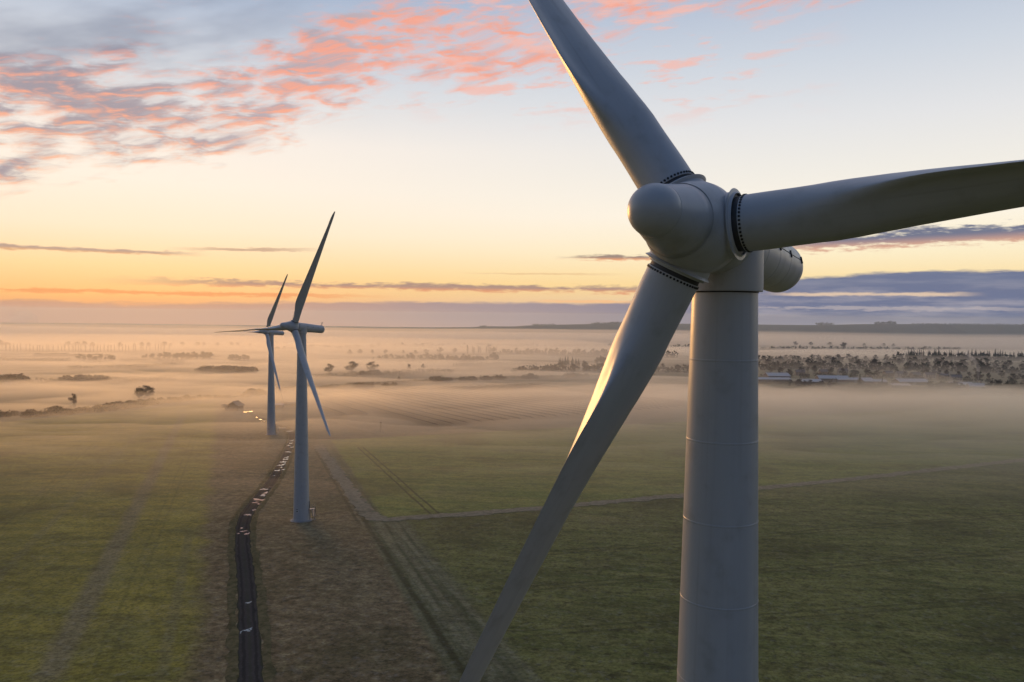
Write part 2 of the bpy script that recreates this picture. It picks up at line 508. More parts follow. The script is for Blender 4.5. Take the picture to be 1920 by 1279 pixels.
    # hatch joint along both flanks with clamps
    for sd_ in (-1, 1):
        def joint():
            mb = MB()
            a0 = R(76)*sd_
            for s0, s1 in ((-9.0, -3.3),):
                pts = []
                m = 10
                for k in range(m+1):
                    s = s0+(s1-s0)*k/m; r = 1.006+.135*sstep(-9.0,-2.4,s)
                    pts.append((r*math.sin(a0), s, r*math.cos(a0)))
                for k in range(m): mb.tube(pts[k], pts[k+1], .014)
            return mb.v, mb.f
        shared('joint%d' % sd_, joint, nc, 'hatch_joint', M_DARK)
        for s in (-8.9, -7.2, -5.5, -3.8):
            def clamp():
                mb = MB(); mb.box(-.035,.04,-.04,.04,-.13,.13); return mb.v, mb.f
            r = 1.0+.135*sstep(-9.0,-2.4,s)
            a0 = R(76)*sd_
            mtx = Matrix.Translation((r*math.sin(a0), s, r*math.cos(a0))) @ Matrix.Rotation(a0-R(90), 4, 'Y')
            shared('clamp', clamp, nc, 'clamp', M_DARK, mtx)
    def mast():
        mb = MB()
        mb.tube((.0,-8.9,.95),(.0,-9.42,1.95),.05,.035); mb.tube((.0,-9.25,.92),(.0,-9.3,1.66),.03)
        mb.tube((-.3,-9.25,1.62),(.3,-9.25,1.62),.025); mb.tube((.3,-9.25,1.62),(.3,-9.25,1.85),.05); mb.tube((-.3,-9.25,1.62),(-.3,-9.25,1.85),.05)
        mb.box(-.22,.22,-9.2,-8.7,.93,1.03)
        return mb.v, mb.f
    shared('mast', mast, nc, 'weather_mast', M_STEEL)
    # hub and nose cone turn with the rotor
    RM = NM @ Matrix.Rotation(az, 4, 'Y')
    # blade k points along local z after turning by the azimuth about the axis
    d_test = (RM.to_3x3() @ Vector((0,0,1)))
    want = h*math.sin(az)+v*math.cos(az)
    if (d_test-want).length > .01: RM = NM @ Matrix.Rotation(-az, 4, 'Y')
    hb = shared('hub', lambda: (HV, HF), root, 'hub', M_PAINT, RM, 50)
    def nose():
        pr = [(1.085,1.50),(1.06,1.56),(1.052,1.575),(1.06,1.59)]
        for s, r in ((1.9,.990),(2.3,.905),(2.7,.815),(3.04,.745)): pr.append((r, s))
        pr += [(.740,3.072),(.728,3.082),(.738,3.092)]
        for k in range(1, 13):
            a = PI/2*k/12; pr.append((.736*math.cos(a), 3.10+.84*math.sin(a)))
        return lathe_y(pr[::1])
    ns = shared('nose', nose, hb, 'nose_cone', M_PAINT, None, 50)
    for k in range(3):
        BM = RM @ Matrix.Rotation(2*PI*k/3, 4, 'Y') @ Matrix.Rotation(-CONE, 4, 'X')
        bl = shared('blade', lambda: (BV, BF), root, 'blade', M_PAINT, BM, 40)
        def bolts():
            mb = MB(); m = 46
            for j in range(m):
                a = 2*PI*j/m; rr = ROOT_R-.02
                mb.tube((rr*math.cos(a), rr*math.sin(a), 1.565),((rr+.045)*math.cos(a),(rr+.045)*math.sin(a),1.565),.036,.036,8)
            return mb.v, mb.f
        shared('bolts', bolts, bl, 'bolt_ring', M_DARK)
        KM = Matrix.Rotation(2*PI*k/3, 4, 'Y')
        def collar():
            mb = MB()
            mb.lathe_z([(.97,.6),(.97,1.19),(1.055,1.25),(1.065,1.264),(1.055,1.278),(.96,1.285),(.93,1.31),(.925,1.35),(.915,1.36),(.90,1.34),(.895,1.2)], 72)
            return mb.v, mb.f
        shared('collar', collar, hb, 'blade_collar', M_PAINT, KM)
        def seal():
            mb = MB(); mb.lathe_z([(.90,1.28),(.80,1.29),(.80,1.50)], 48); return mb.v, mb.f
        shared('seal', seal, hb, 'blade_seal', M_SEAL, KM)
    return root

wind_turbine((7.05, 26.5, -.07), R(33.3), R(85.7), 'nearest and largest wind turbine, its rotor and tower filling the right of the picture', R(4), 0.0)
wind_turbine((-53.02, 200.78, -6.10), R(35.1), R(25.9), 'middle wind turbine of the line, beside the bend of the puddled track')
wind_turbine((-114.98, 380.13, -11.78), R(38.6), R(29.0), 'farthest and smallest wind turbine, rising from the mist past the middle one')

# ------------------------------------------------------------------ ground
from mathutils import noise as mno
def fbm(x, y, z=0.0, o=4): return mno.fractal(Vector((x, y, z)), 1.0, 2.0, o)   # about -1..1

def ground_mat():
    m, nt, b = new_mat('field_ground')
    pos = nt.new('ShaderNodeTexCoord').outputs['Object']
    x, y, z = nt.xyz(pos)
    def side(p, q, wob=0.0):
        """signed distance in metres, positive on the right of p->q"""
        d = Vector((q.x-p.x, q.y-p.y)).normalized()
        s = (x-p.x)*d.y-(y-p.y)*d.x
        return s+wob if wob is not None else s
    n_mid = nt.noise(pos, .07, 5, .6); n_big = nt.noise(pos, .018, 4, .55); n_fine = nt.noise(pos, .55, 6, .68); n_tuft = nt.noise(pos, 1.6, 5, .7)
    wv = (n_fine-.5)*1.6+(n_mid-.5)*2.0
    L = side(hit(358,1279), hit(403,800), wv*.4)
    Rr = side(hit(846,1279), hit(600,832), wv*.5)
    # palette
    lwn = nt.noise(nt.vec((x*.1+y)*.16, (x-y*.1)*.05, 2.0), 1, 6, .66)
    lawn = nt.mix(nt.smooth(.30,.68,n_big*.45+lwn*.55), (.078,.088,.020), (.240,.205,.036))
    lawn = nt.mix(nt.smooth(.45,.75,n_mid)*.6, lawn, (.140,.142,.045))
    rough = nt.mix(n_mid, (.080,.060,.030), (.170,.130,.072))
    rough = nt.mix(nt.smooth(.50,.72,n_fine), rough, (.205,.175,.092))
    rough = nt.mix(nt.smooth(.52,.30,n_fine)*.7, rough, (.026,.024,.014))
    rough = nt.mix(nt.smooth(.55,.70,n_big)*.6, rough, (.070,.074,.034))
    # mown grass in long rows parallel to the right-hand boundary
    rows = nt.noise(nt.vec(Rr*.55, (x+y)*.010, 0), 1, 3, .5)
    mown = nt.mix(nt.smooth(.32,.66,rows), (.050,.064,.030), (.118,.118,.064))
    # coarse field, bottom right, with drill rows running left-right
    d2 = nt.noise(nt.vec((x*.23+y)*.9, (x-y*.23)*.05, 0), 1, 5, .65)
    d2b = nt.noise(nt.vec((x*.23+y)*.20, (x-y*.23)*.03, 4.0), 1, 5, .65)
    crop = nt.mix(nt.smooth(.30,.68,d2*.45+d2b*.55), (.050,.072,.018), (.150,.150,.046))
    crop = nt.mix(nt.smooth(.50,.74,n_mid)*.7, crop, (.092,.092,.034))
    crop = nt.mix(nt.smooth(.50,.28,n_fine)*.75, crop, (.022,.024,.011))
    # smooth young crop in the triangular field
    d3 = nt.noise(nt.vec((x*.16+y)*.35, (x-y*.16)*.02, 0), 1, 4, .6)
    d3b = nt.noise(nt.vec((x*.16+y)*.13, (x-y*.16)*.012, 4.0), 1, 5, .6)
    young = nt.mix(nt.smooth(.30,.68,d3*.4+d3b*.6), (.090,.125,.026), (.185,.185,.045))
    # beyond: pale winter pasture and a patchwork of fields
    past = nt.mix(n_big, (.12,.092,.055), (.16,.125,.08))
    vo = nt.new('ShaderNodeTexVoronoi'); vo.inputs['Scale'].default_value = 1.0
    nt.put(vo.inputs['Vector'], nt.vec(x*.0033+(n_big-.5)*.1, y*.0021+(n_big-.5)*.1, 0))
    vr = nt.xyz(vo.outputs['Color'])[0]
    patch = nt.ramp(vr, [(0,(.060,.075,.032)),(.35,(.095,.085,.045)),(.6,(.05,.06,.03)),(.8,(.125,.10,.06)),(1,(.07,.085,.04))])
    Ls = L+(n_mid-.5)*9.0
    c = nt.mix(nt.smooth(-2.5,2.5,Ls), lawn, rough)
    c = nt.mix(nt.smooth(-.8,.8,Rr), c, mown)
    c = nt.mix(nt.smooth(9.0,13.0,Rr+wv), c, crop)
    # triangle field: beyond the margin strip, right of the boundary
    mA, mB_, mC = hit(700,972), hit(1290,930), hit(1760,880)
    m1 = side(mA, mB_, wv*.3); m2 = side(mB_, mC, wv*.3)
    ins = (m1*-1.0).mn(m2*-1.0)
    c = nt.mix(nt.smooth(-.6,.6,ins)*nt.smooth(5.0,6.6,Rr+wv*.4), c, young)
    # grazing land beyond the far edge of the triangle field
    e1 = side(hit(402,790), hit(603,826), wv); e2 = side(hit(603,826), hit(1100,800), wv)
    far_ = (e2*-1.0)
    c = nt.mix(nt.smooth(-1.2,1.2,far_)*nt.smooth(-2.0,2.0,Rr), c, past)
    # left field ends at the hedge line
    h1 = side(hit(0,792), hit(430,752), wv)
    rest = nt.smooth(-4.0,4.0,h1*-1.0)*nt.smooth(0.0,-6.0,L)
    c = nt.mix(rest, c, patch)
    c = nt.mix(nt.smooth(720.0,860.0,y+(n_mid-.5)*60), c, patch)
    # worn wheel lines
    def line(p, q, w, s, colr, c, gauge=None):
        d = side(p, q, (n_mid-.5)*1.2)
        if gauge: d = d.abs()-gauge
        k = nt.smooth(w, w*.25, d.abs())*s*nt.smooth(.25,.6,n_mid+.2)
        t0 = Vector((q.x-p.x, q.y-p.y)); ln = t0.length; t0.normalize()
        al = (x-p.x)*t0.x+(y-p.y)*t0.y
        k = k*nt.smooth(-4,4,al)*nt.smooth(ln+6,ln-6,al)
        return nt.mix(k, c, colr)
    c = line(hit(85,1279), hit(345,775), 3.0, .8, (.155,.135,.075), c)
    c = line(hit(-40,1120), hit(300,770), 1.6, .35, (.15,.14,.07), c)
    c = line(hit(180,1279), hit(372,800), .5, .22, (.035,.045,.014), c, 1.0)
    c = line(hit(-300,1279), hit(240,775), .5, .22, (.035,.045,.014), c, 1.0)
    c = line(hit(300,1279), hit(355,1000), 1.4, .3, (.12,.11,.08), c)
    c = line(hit(675,838), hit(820,968), .55, .85, (.024,.026,.010), c, 1.1)
    c = line(hit(660,940), hit(890,1290), .9, .8, (.022,.026,.012), c)
    c = line(hit(735,985), hit(1010,1279), .8, .5, (.16,.155,.09), c)
    c = line(hit(708,990), hit(925,1279), .8, .55, (.15,.145,.085), c)
    c = line(hit(594,840), hit(684,985), .7, .75, (.030,.032,.014), c, 1.1)
    c = line(hit(740,1010), hit(960,1279), .7, .4, (.13,.12,.075), c)
    c = line(hit(720,840), hit(1280,800), 1.2, .35, (.05,.05,.022), c)
    c = line(hit(1000,1040), hit(1960,960), .8, .5, (.03,.034,.012), c, 1.2)
    c = line(hit(900,1110), hit(1960,1030), .8, .5, (.03,.034,.012), c, 1.2)
    c = line(hit(950,1190), hit(1960,1120), .7, .5, (.03,.034,.012), c, 1.2)
    c = line(hit(900,880), hit(1960,810), 1.0, .4, (.06,.075,.02), c, 1.4)
    c = line(hit(800,900), hit(1960,845), 1.0, .4, (.06,.075,.02), c, 1.4)
    pb = nt.noise(pos, .028, 5, .62)
    c = nt.mix(nt.smooth(.50,.34,pb)*.5, c, (.022,.030,.010))
    c = nt.mix(nt.smooth(.54,.70,pb)*.36, c, (.15,.13,.06))
    cl = nt.noise(pos, .26, 6, .68); cl2 = nt.noise(nt.vec(x*.06, y*.22, 3.0), 1, 6, .68)
    c = nt.mix(nt.smooth(.52,.36,cl)*.44, c, nt.mix(.75, c, (.012,.016,.006)))
    c = nt.mix(nt.smooth(.55,.70,cl)*.40, c, nt.mix(.6, c, (.26,.23,.11)))
    c = nt.mix(nt.smooth(.50,.36,cl2)*.40, c, nt.mix(.7, c, (.014,.018,.007)))
    # overall tufts
    c = nt.mix(nt.smooth(.58,.36,n_tuft)*.75, c, nt.mix(.7, c, (.010,.012,.006)))
    c = nt.mix(nt.smooth(.50,.34,n_fine)*.45, c, nt.mix(.6, c, (.010,.012,.006)))
    c = nt.mix(nt.smooth(.56,.74,n_fine)*.35, c, nt.mix(.5, c, (.22,.19,.10)))
    # light hoar frost
    c = nt.mix(nt.smooth(.50,.72,nt.noise(pos,.9,5,.7))*.16, c, (.26,.27,.26))
    c = nt.mix(1.0, c, (GAIN,GAIN,GAIN), 'MULTIPLY')
    nt.put(b.inputs['Base Color'], c)
    b.inputs['Roughness'].default_value = .95; b.inputs['Specular IOR Level'].default_value = .02
    b.inputs['Sheen Weight'].default_value = .10; b.inputs['Sheen Roughness'].default_value = .45; b.inputs['Sheen Tint'].default_value = (.85,.80,.55,1)
    hgt = n_fine*.8+n_tuft*.45+n_mid*.8
    bp = nt.new('ShaderNodeBump'); bp.inputs['Distance'].default_value = .22; bp.inputs['Strength'].default_value = .6
    nt.put(bp.inputs['Height'], hgt); nt.put(b.inputs['Normal'], bp.outputs[0])
    return m

def grid_sheet(xs, ys, zfun):
    nx, ny = len(xs), len(ys)
    Xg, Yg = np.meshgrid(xs, ys); Zg = zfun(Xg, Yg)
    V = np.stack([Xg.ravel(), Yg.ravel(), Zg.ravel()], 1)
    i = np.arange(nx*ny).reshape(ny, nx)
    Fc = np.stack([i[:-1,:-1].ravel(), i[:-1,1:].ravel(), i[1:,1:].ravel(), i[1:,:-1].ravel()], 1)
    return V.tolist(), Fc.tolist()
GX = 9000.0; GY0, GY1 = -2500.0, 12000.0
s_ = np.linspace(-1, 1, 221); xs = np.sign(s_)*(np.abs(s_)*500+(np.abs(s_)**3.2)*(GX-500))
ys = np.concatenate([np.linspace(GY0, 60, 24)[:-1], np.arange(60, 700, 7.0), np.geomspace(700, GY1, 170)])
v, f = grid_sheet(xs, ys, ground_z)
g = mesh_obj('ground', v, f, ground_mat(), smooth=True)
tag(g, 'misty winter fields of green and brown grass', None, None, 'structure')

# ------------------------------------------------------------------ the far ridge
def ridge():
    D0, D1, D2 = 7350., 8300., 10800.
    pts = [(-900,640),(0,628),(300,621),(520,617),(600,615.5),(740,615.5),(800,615.5),(880,614.5),(905,612.5),(960,613),(1000,610.5),(1080,608.5),(1180,606.5),
           (1300,607),(1430,608.5),(1560,610),(1640,608),(1700,607.5),(1800,608),(1920,609),(2200,610),(2900,616)]
    px = np.linspace(-900, 2900, 260)
    py = np.interp(px, [p[0] for p in pts], [p[1] for p in pts])
    vs = []; prof_ = [(0,0),(.14,.10),(.3,.26),(.45,.42),(.6,.60),(.75,.80),(.9,.95),(1,1)]
    rows = len(prof_)+5
    for a, b in zip(px, py):
        d = ray(a, b); k = D1/d.y
        cx, cz = d.x*k, CAMZ+d.z*k
        for t, h in prof_:
            yy = D0+(D1-D0)*t; xx = cx*yy/D1
            zb = float(ground_z(xx, yy))
            n = fbm(xx*.0016, yy*.0022, 2)*14*math.sin(PI*t)
            vs.append((xx, yy, zb-1.5+(cz-zb)*h+n))
        for q in range(1, 6):
            t = q/5; yy = D1+(D2-D1)*t; zb = -131.0
            vs.append((cx*(1+.02*t), yy, zb+(cz-zb)*(1-t*t)))
    fs = []
    for i in range(len(px)-1):
        for j in range(rows-1):
            a = i*rows+j; fs.append([a, a+rows, a+rows+1, a+1])
    return vs, fs
def ridge_mat():
    m, nt, b = new_mat('ridge_fields')
    pos = nt.new('ShaderNodeTexCoord').outputs['Object']; x, y, z = nt.xyz(pos)
    vo = nt.new('ShaderNodeTexVoronoi'); nt.put(vo.inputs['Vector'], nt.vec(x*.0022, y*.0016, 0)); vo.inputs['Scale'].default_value = 1
    r = nt.xyz(vo.outputs['Color'])[0]
    c = nt.ramp(r, [(0,(.022,.028,.015)),(.3,(.055,.06,.03)),(.5,(.018,.02,.012)),(.8,(.07,.062,.038)),(1,(.04,.046,.024))])
    nt.put(b.inputs['Base Color'], c); b.inputs['Roughness'].default_value = .95; b.inputs['Specular IOR Level'].default_value = .1
    return m
v, f = ridge()
tag(mesh_obj('hills', v, f, ridge_mat(), smooth=True), 'long low ridge along the horizon', None, None, 'structure')

# ------------------------------------------------------------------ track, margins, puddles
def strip(name, pix, width, mat, dz, label, jag=0.0, seg=3.0, seed=1):
    rnd = random.Random(seed)
    P = [hit(*p) if not isinstance(p, Vector) else p for p in pix]
    # Catmull-Rom through the points
    pts = []
    for i in range(len(P)-1):
        p0 = P[max(i-1,0)]; p1 = P[i]; p2 = P[i+1]; p3 = P[min(i+2,len(P)-1)]
        n = max(2, int((p2-p1).length/seg))
        for k in range(n):
            t = k/n
            pts.append(.5*((2*p1)+(p2-p0)*t+(2*p0-5*p1+4*p2-p3)*t*t+(-p0+3*p1-3*p2+p3)*t**3))
    pts.append(P[-1])
    vs = []; fs = []
    ws = width if callable(width) else (lambda t: width)
    for i, p in enumerate(pts):
        a = pts[max(0,i-1)]; b = pts[min(len(pts)-1,i+1)]
        d = Vector((b.x-a.x, b.y-a.y)).normalized(); nrm = Vector((d.y, -d.x))
        w = ws(i/(len(pts)-1))/2
        for s in (-1, -.5, 0, .5, 1):
            j = rnd.uniform(-jag, jag) if abs(s) == 1 else 0
            q = Vector((p.x, p.y))+nrm*(s*w+j)
            vs.append(gpt(q.x, q.y, dz+(0.0 if abs(s) == 1 else .02)))
    for i in range(len(pts)-1):
        for k in range(4):
            a = i*5+k; fs.append([a, a+1, a+6, a+5])
    o = mesh_obj(name, vs, fs, mat, smooth=True)
    at_ = o.data.attributes.new('across', 'FLOAT', 'POINT')
    at_.data.foreach_set('value', [(i % 5)*.5-1.0 for i in range(len(vs))])
    tag(o, label, None, None, 'structure')
    return o, pts
def track_mat():
    m, nt, b = new_mat('muddy_track')
    pos = nt.new('ShaderNodeTexCoord').outputs['Object']
    n = nt.noise(pos, .35, 6, .65); n2 = nt.noise(pos, 2.2, 5, .65)
    c = nt.mix(n, (.046,.042,.038), (.088,.080,.072)); c = nt.mix(nt.smooth(.5,.75,n2)*.6, c, (.115,.11,.105))
    ac = X(nt, nt.new('ShaderNodeAttribute', attribute_name='across').outputs['Fac'])
    edge = ac.abs()+(n-.5)*.5
    c = nt.mix(nt.smooth(.72,1.0,edge)*.8, c, (.052,.056,.028))
    c = nt.mix(nt.smooth(.22,.05,edge)*.35, c, (.055,.062,.034))
    rut = nt.smooth(.20,.06,(edge-.5).abs())
    c = nt.mix(rut*.5, c, (.020,.019,.018))
    nt.put(b.inputs['Base Color'], c)
    nt.put(b.inputs['Roughness'], .9+n2*.1); b.inputs['Specular IOR Level'].default_value = 0.0
    bp = nt.new('ShaderNodeBump'); bp.inputs['Distance'].default_value = .015
    nt.put(bp.inputs['Height'], n2*.6+n); nt.put(b.inputs['Normal'], bp.outputs[0])
    return m
M_TRACK = track_mat()
TR = [(474,1420),(470,1279),(467,1180),(461,1080),(455,1020),(458,975),(480,940),(508,905),(527,872),(540,845),(547,826),(546,812),(530,803),(505,792),(480,781),(462,772),(450,770)]
trk, tpts = strip('track', TR, lambda t: 3.3+.2*math.sin(t*9), M_TRACK, .05, 'muddy farm track winding past the turbines', .22, 2.5)
def verge_mat(a, b_, name):
    m, nt, b = new_mat(name)
    pos = nt.new('ShaderNodeTexCoord').outputs['Object']
    n = nt.noise(pos, .8, 6, .7); n2 = nt.noise(pos, .12, 4, .6)
    c = nt.mix(nt.smooth(.3,.7,n), a, b_); c = nt.mix(nt.smooth(.55,.7,n2)*.5, c, (.05,.05,.024))
    nt.put(b.inputs['Base Color'], c); b.inputs['Roughness'].default_value = .95; b.inputs['Specular IOR Level'].default_value = .0
    bp = nt.new('ShaderNodeBump'); bp.inputs['Distance'].default_value = .15
    nt.put(bp.inputs['Height'], n); nt.put(b.inputs['Normal'], bp.outputs[0])
    return m
M_MARGIN = verge_mat((.20,.17,.105), (.36,.305,.20), 'dry_margin')
strip('field_margin', [(688,962),(715,974),(780,970),(900,962),(1080,947),(1290,928),(1440,914),(1600,898),(1760,880),(1990,855)], 5.0, M_MARGIN, .06, 'pale rough margin dividing the two right-hand fields', .8, 2.0, 3)
strip('field_margin', [(596,834),(620,868),(645,905),(672,943),(688,962)], 4.2, M_MARGIN, .06, 'pale rough margin along the left edge of the triangular field', .8, 2.0, 4)
M_DARKG = verge_mat((.085,.080,.038), (.200,.165,.085), 'dark_verge')
# raised dark grass along both sides of the track
for sgn, lab in ((-1,'dark grass verge along the left of the track'),(1,'dark grass verge along the right of the track')):
    vs = []; fs = []; rnd = random.Random(5+sgn)
    for i, p in enumerate(tpts[:-20]):
        a = tpts[max(0,i-1)]; b = tpts[i+1]
        d = Vector((b.x-a.x, b.y-a.y)).normalized(); nrm = Vector((d.y,-d.x))*sgn
        for o_, hh in ((1.75,.05),(2.1,.16),(2.6,.18),(3.1,.03)):
            q = Vector((p.x,p.y))+nrm*(o_+rnd.uniform(-.4,.4)); vs.append(gpt(q.x,q.y,hh*rnd.uniform(.5,1.2)))
        if i:
            for k in range(3):
                a_ = (i-1)*4+k; fs.append([a_,a_+1,a_+5,a_+4] if sgn > 0 else [a_+4,a_+5,a_+1,a_])
    tag(mesh_obj('verge', vs, fs, M_DARKG, smooth=True), lab, None, None, 'structure')
def water_mat():
    m, nt, b = new_mat('puddle_water')
    b.inputs['Base Color'].default_value = (.035,.03,.026,1); b.inputs['Roughness'].default_value = .03
    b.inputs['IOR'].default_value = 1.9; b.inputs['Specular IOR Level'].default_value = .8
    return m
M_WATER = water_mat()
PUD = [(463,1183,16,3),(470,1180,7,2),(452,1186,4,4),(466,1131,9,4),(455,997,13,2.5),(462,1002,8,5),(447,1001,4,2),(453,991,5,3),
 (465,966,16,3),(476,957,9,3),(484,938,24,5),(492,930,18,4),(478,943,12,3),(497,925,14,3),(490,945,14,3),(494,918,20,2.5),(506,914,8,3),(512,893,7,4),(520,883,10,3),(531,881,7,2),
 (526,873,13,4),(530,867,13,4),(534,862,10,4),(527,877,6,2),(537,858,9,2.5),(540,848,13,2),(545,832,8,3),(546,827,7,3),(541,836,7,2),(551,850,7,1.5),(547,839,7,1.5),
 (543,809,9,3),(532,803,7,1.5),(524,803,6,1.5),(495,790,8,1.2),(488,787,7,1.2),(481,783,4,1),(468,772,12,1.2),(459,773,7,1),(548,977,8,3),(590,974,6,2)]
rnd = random.Random(11)
for (px, py, w, h) in PUD:
    c0 = hit(px, py); xr = w*.44*c0.y/F_PX; n = 40
    yr = min(2.2*xr+.3, max(.5, abs(hit(px, py-h/2).y-hit(px, py+h/2).y)/2))
    vs = [(c0.x, c0.y, c0.z+.085)]; ph = [rnd.uniform(0, 6.3) for _ in range(4)]
    for k in range(n):
        a = 2*PI*k/n
        rr = .86+.34*math.sin(2*a+ph[0])*.8+.30*math.sin(3*a+ph[1])+.20*math.sin(5*a+ph[2])+.16*math.sin(8*a+ph[3])
        rr = max(.12, rr)
        vs.append((c0.x+xr*rr*math.cos(a), c0.y+yr*rr*math.sin(a), c0.z+.085))
    fs = [[0, 1+k, 1+(k+1) % n] for k in range(n)]
    tag(mesh_obj('puddle', vs, fs, M_WATER), 'shallow rain puddle reflecting the sky', None, 'puddles along the track', 'structure')

# ------------------------------------------------------------------ vegetation
def leaf_mat(name, c0, c1):
    m, nt, b = new_mat(name)
    pos = nt.new('ShaderNodeTexCoord').outputs['Object']
    n = nt.noise(pos, .6, 3, .6)
    oi = nt.new('ShaderNodeObjectInfo')
    c = nt.mix(n, c0, c1); c = nt.mix(X(nt, oi.outputs['Random'])*.5, c, tuple(.5*(a+b_)*1.25 for a, b_ in zip(c0, c1)))
    nt.put(b.inputs['Base Color'], c); b.inputs['Roughness'].default_value = .9; b.inputs['Specular IOR Level'].default_value = .1
    return m
M_TWIG = leaf_mat('winter_twigs', (.022,.023,.020), (.046,.046,.038))
M_NEEDLE = leaf_mat('conifer_needles', (.010,.018,.012), (.024,.036,.022))
M_SCRUB = leaf_mat('scrub_leaves', (.020,.022,.012), (.050,.048,.026))
M_BARK = simple_mat('bark', (.04,.032,.026), .9, .3, 4)

def tri_cloud(mb, c, rad, n, size, rnd, flat=1.0):
    for _ in range(n):
        while True:
            p = Vector((rnd.uniform(-1,1), rnd.uniform(-1,1), rnd.uniform(-1,1)))
            if .25 < p.length < 1: break
        p = Vector((p.x*rad, p.y*rad, p.z*rad*flat))+c
        a = Vector((rnd.gauss(0,1), rnd.gauss(0,1), rnd.gauss(0,1))).normalized()
        b = a.orthogonal().normalized(); d = a.cross(b); s = size*rnd.uniform(.6,1.4)
        t = rnd.uniform(0, 6.3)
        q = [p+(b*math.cos(t+k*2.1)+d*math.sin(t+k*2.1))*s*(1 if k else 1.7) for k in range(3)]
        mb.add(q, [[0,1,2]])

PROTO = {}
def broadleaf(seed):
    rnd = random.Random(seed); H = 12.0
    tk = MB(); cr = MB()
    lean = Vector((rnd.uniform(-.4,.4), rnd.uniform(-.4,.4), 0))
    fork = Vector((0,0,2.4))+lean*.4; top = Vector((0,0,9.2))+lean
    tk.tube((0,0,-.8), fork, .42, .32, 7); tk.tube(fork, top, .32, .06, 6)
    wide = rnd.uniform(3.1, 4.3)
    tips = []
    for k in range(16):
        a = k*2.4+rnd.uniform(-.5,.5); t = rnd.uniform(0, 1)
        p = fork.lerp(top, t*.9); l = wide*(math.sin(PI*(.18+.74*t))**.7)*rnd.uniform(.6,1.0)
        q = p+Vector((math.cos(a)*l, math.sin(a)*l, rnd.uniform(.3,1.6)))
        tk.tube(p, q, .14, .04, 5); tips += [q, p.lerp(q,.55)+Vector((0,0,.3))]
        q2 = q+Vector((rnd.uniform(-.9,.9), rnd.uniform(-.9,.9), rnd.uniform(.2,1.2))); tk.tube(p.lerp(q,.6), q2, .07, .025, 4); tips.append(q2)
    tips += [top+Vector((rnd.uniform(-1.2,1.2), rnd.uniform(-1.2,1.2), rnd.uniform(.0,1.7))) for _ in range(8)]
    for q in tips:
        if rnd.random() < .88: tri_cloud(cr, q, rnd.uniform(.8,1.5), 22, .27, rnd, .9)
    for k in range(7):      # scrubby growth round the foot
        a = rnd.uniform(0, 6.3); d = rnd.uniform(.8, wide*.8); tri_cloud(cr, Vector((math.cos(a)*d, math.sin(a)*d, rnd.uniform(.4,1.6))), 1.15, 24, .27, rnd, .8)
    return tk, cr
def conifer(seed):
    rnd = random.Random(seed); H = 17.0; tk = MB(); cr = MB()
    tk.tube((0,0,-.8), (0,0,H*.97), .32, .04, 6)
    w = rnd.uniform(3.4,4.8)
    n = 17
    for i in range(n):
        t = i/(n-1); z = 1.8+(H-2.0)*t; r = w*(1-t)**.85*rnd.uniform(.8,1.15)+.22
        m = max(5, int(13*(1-t))+3)
        for k in range(m):
            a = 2*PI*k/m+rnd.uniform(-.3,.3); rr = r*rnd.uniform(.7,1.15)
            tipv = Vector((math.cos(a)*rr, math.sin(a)*rr, z-rr*.28)); sd = Vector((-math.sin(a), math.cos(a), 0))*(.30*rr+.12)
            b0 = Vector((0,0,z+.35)); md = b0.lerp(tipv,.62)
            cr.add([b0, md+sd, tipv, md-sd, md+Vector((0,0,-.5))], [[0,1,2],[0,2,3],[1,4,3]])
    return tk, cr
def poplar(seed):
    rnd = random.Random(seed); tk = MB(); cr = MB()
    tk.tube((0,0,-.8),(0,0,15.5),.25,.04,6)
    for k in range(26):
        z = 3.0+k*.5; tri_cloud(cr, Vector((rnd.uniform(-.3,.3),rnd.uniform(-.3,.3),z)), .5+.75*math.sin(PI*min(1,(z-1.5)/15.5)), 16, .2, rnd, 1.1)
    return tk, cr
def bush(seed, L=3.0):
    rnd = random.Random(seed); cr = MB()
    for k in range(10):
        a = rnd.uniform(0, 6.3); d = rnd.uniform(0, L*.75)
        h = rnd.uniform(.8, 2.6)*(1-.35*d/L)
        tri_cloud(cr, Vector((math.cos(a)*d, math.sin(a)*d, h*.55)), h*.62, 62, .26, rnd, .95)
    return cr
VAR = {'broadleaf':(broadleaf,6,M_TWIG), 'conifer':(conifer,4,M_NEEDLE), 'poplar':(poplar,2,M_TWIG)}
NAMES = {'broadleaf':'broadleaf_tree','conifer':'conifer_tree','poplar':'poplar_tree'}
BASEH = {'broadleaf':11.8,'conifer':17.0,'poplar':15.8}
def data_of(kind, i):
    k = (kind, i)
    if k not in PROTO:
        fn, n, mt = VAR[kind]; tk, cr = fn(100+i*17+len(kind))
        def md(mb, nm, mat):
            me = bpy.data.meshes.new(nm); me.from_pydata(mb.v, [], mb.f); me.materials.append(mat); return me
        PROTO[k] = (md(tk,'trunk',M_BARK), md(cr,'crown',mt))
    return PROTO[k]
RT = random.Random(21)
def tree(kind, p, h, label, group, wide=1.0):
    i = RT.randrange(VAR[kind][1]); tkm, crm = data_of(kind, i)
    e = empty(NAMES[kind], p, label, 'tree', group)
    s = h/BASEH[kind]; wd_ = wide*RT.uniform(.75,1.3) if kind == 'broadleaf' else wide*RT.uniform(.85,1.2); e.scale = (s*wd_, s*wd_, s*RT.uniform(.88,1.12)); e.rotation_euler = (0,0,RT.uniform(0,6.28))
    for nm, me in (('trunk',tkm),('crown',crm)):
        o = bpy.data.objects.new(nm, me); COL.objects.link(o); o.parent = e
    return e
BUSHM = []
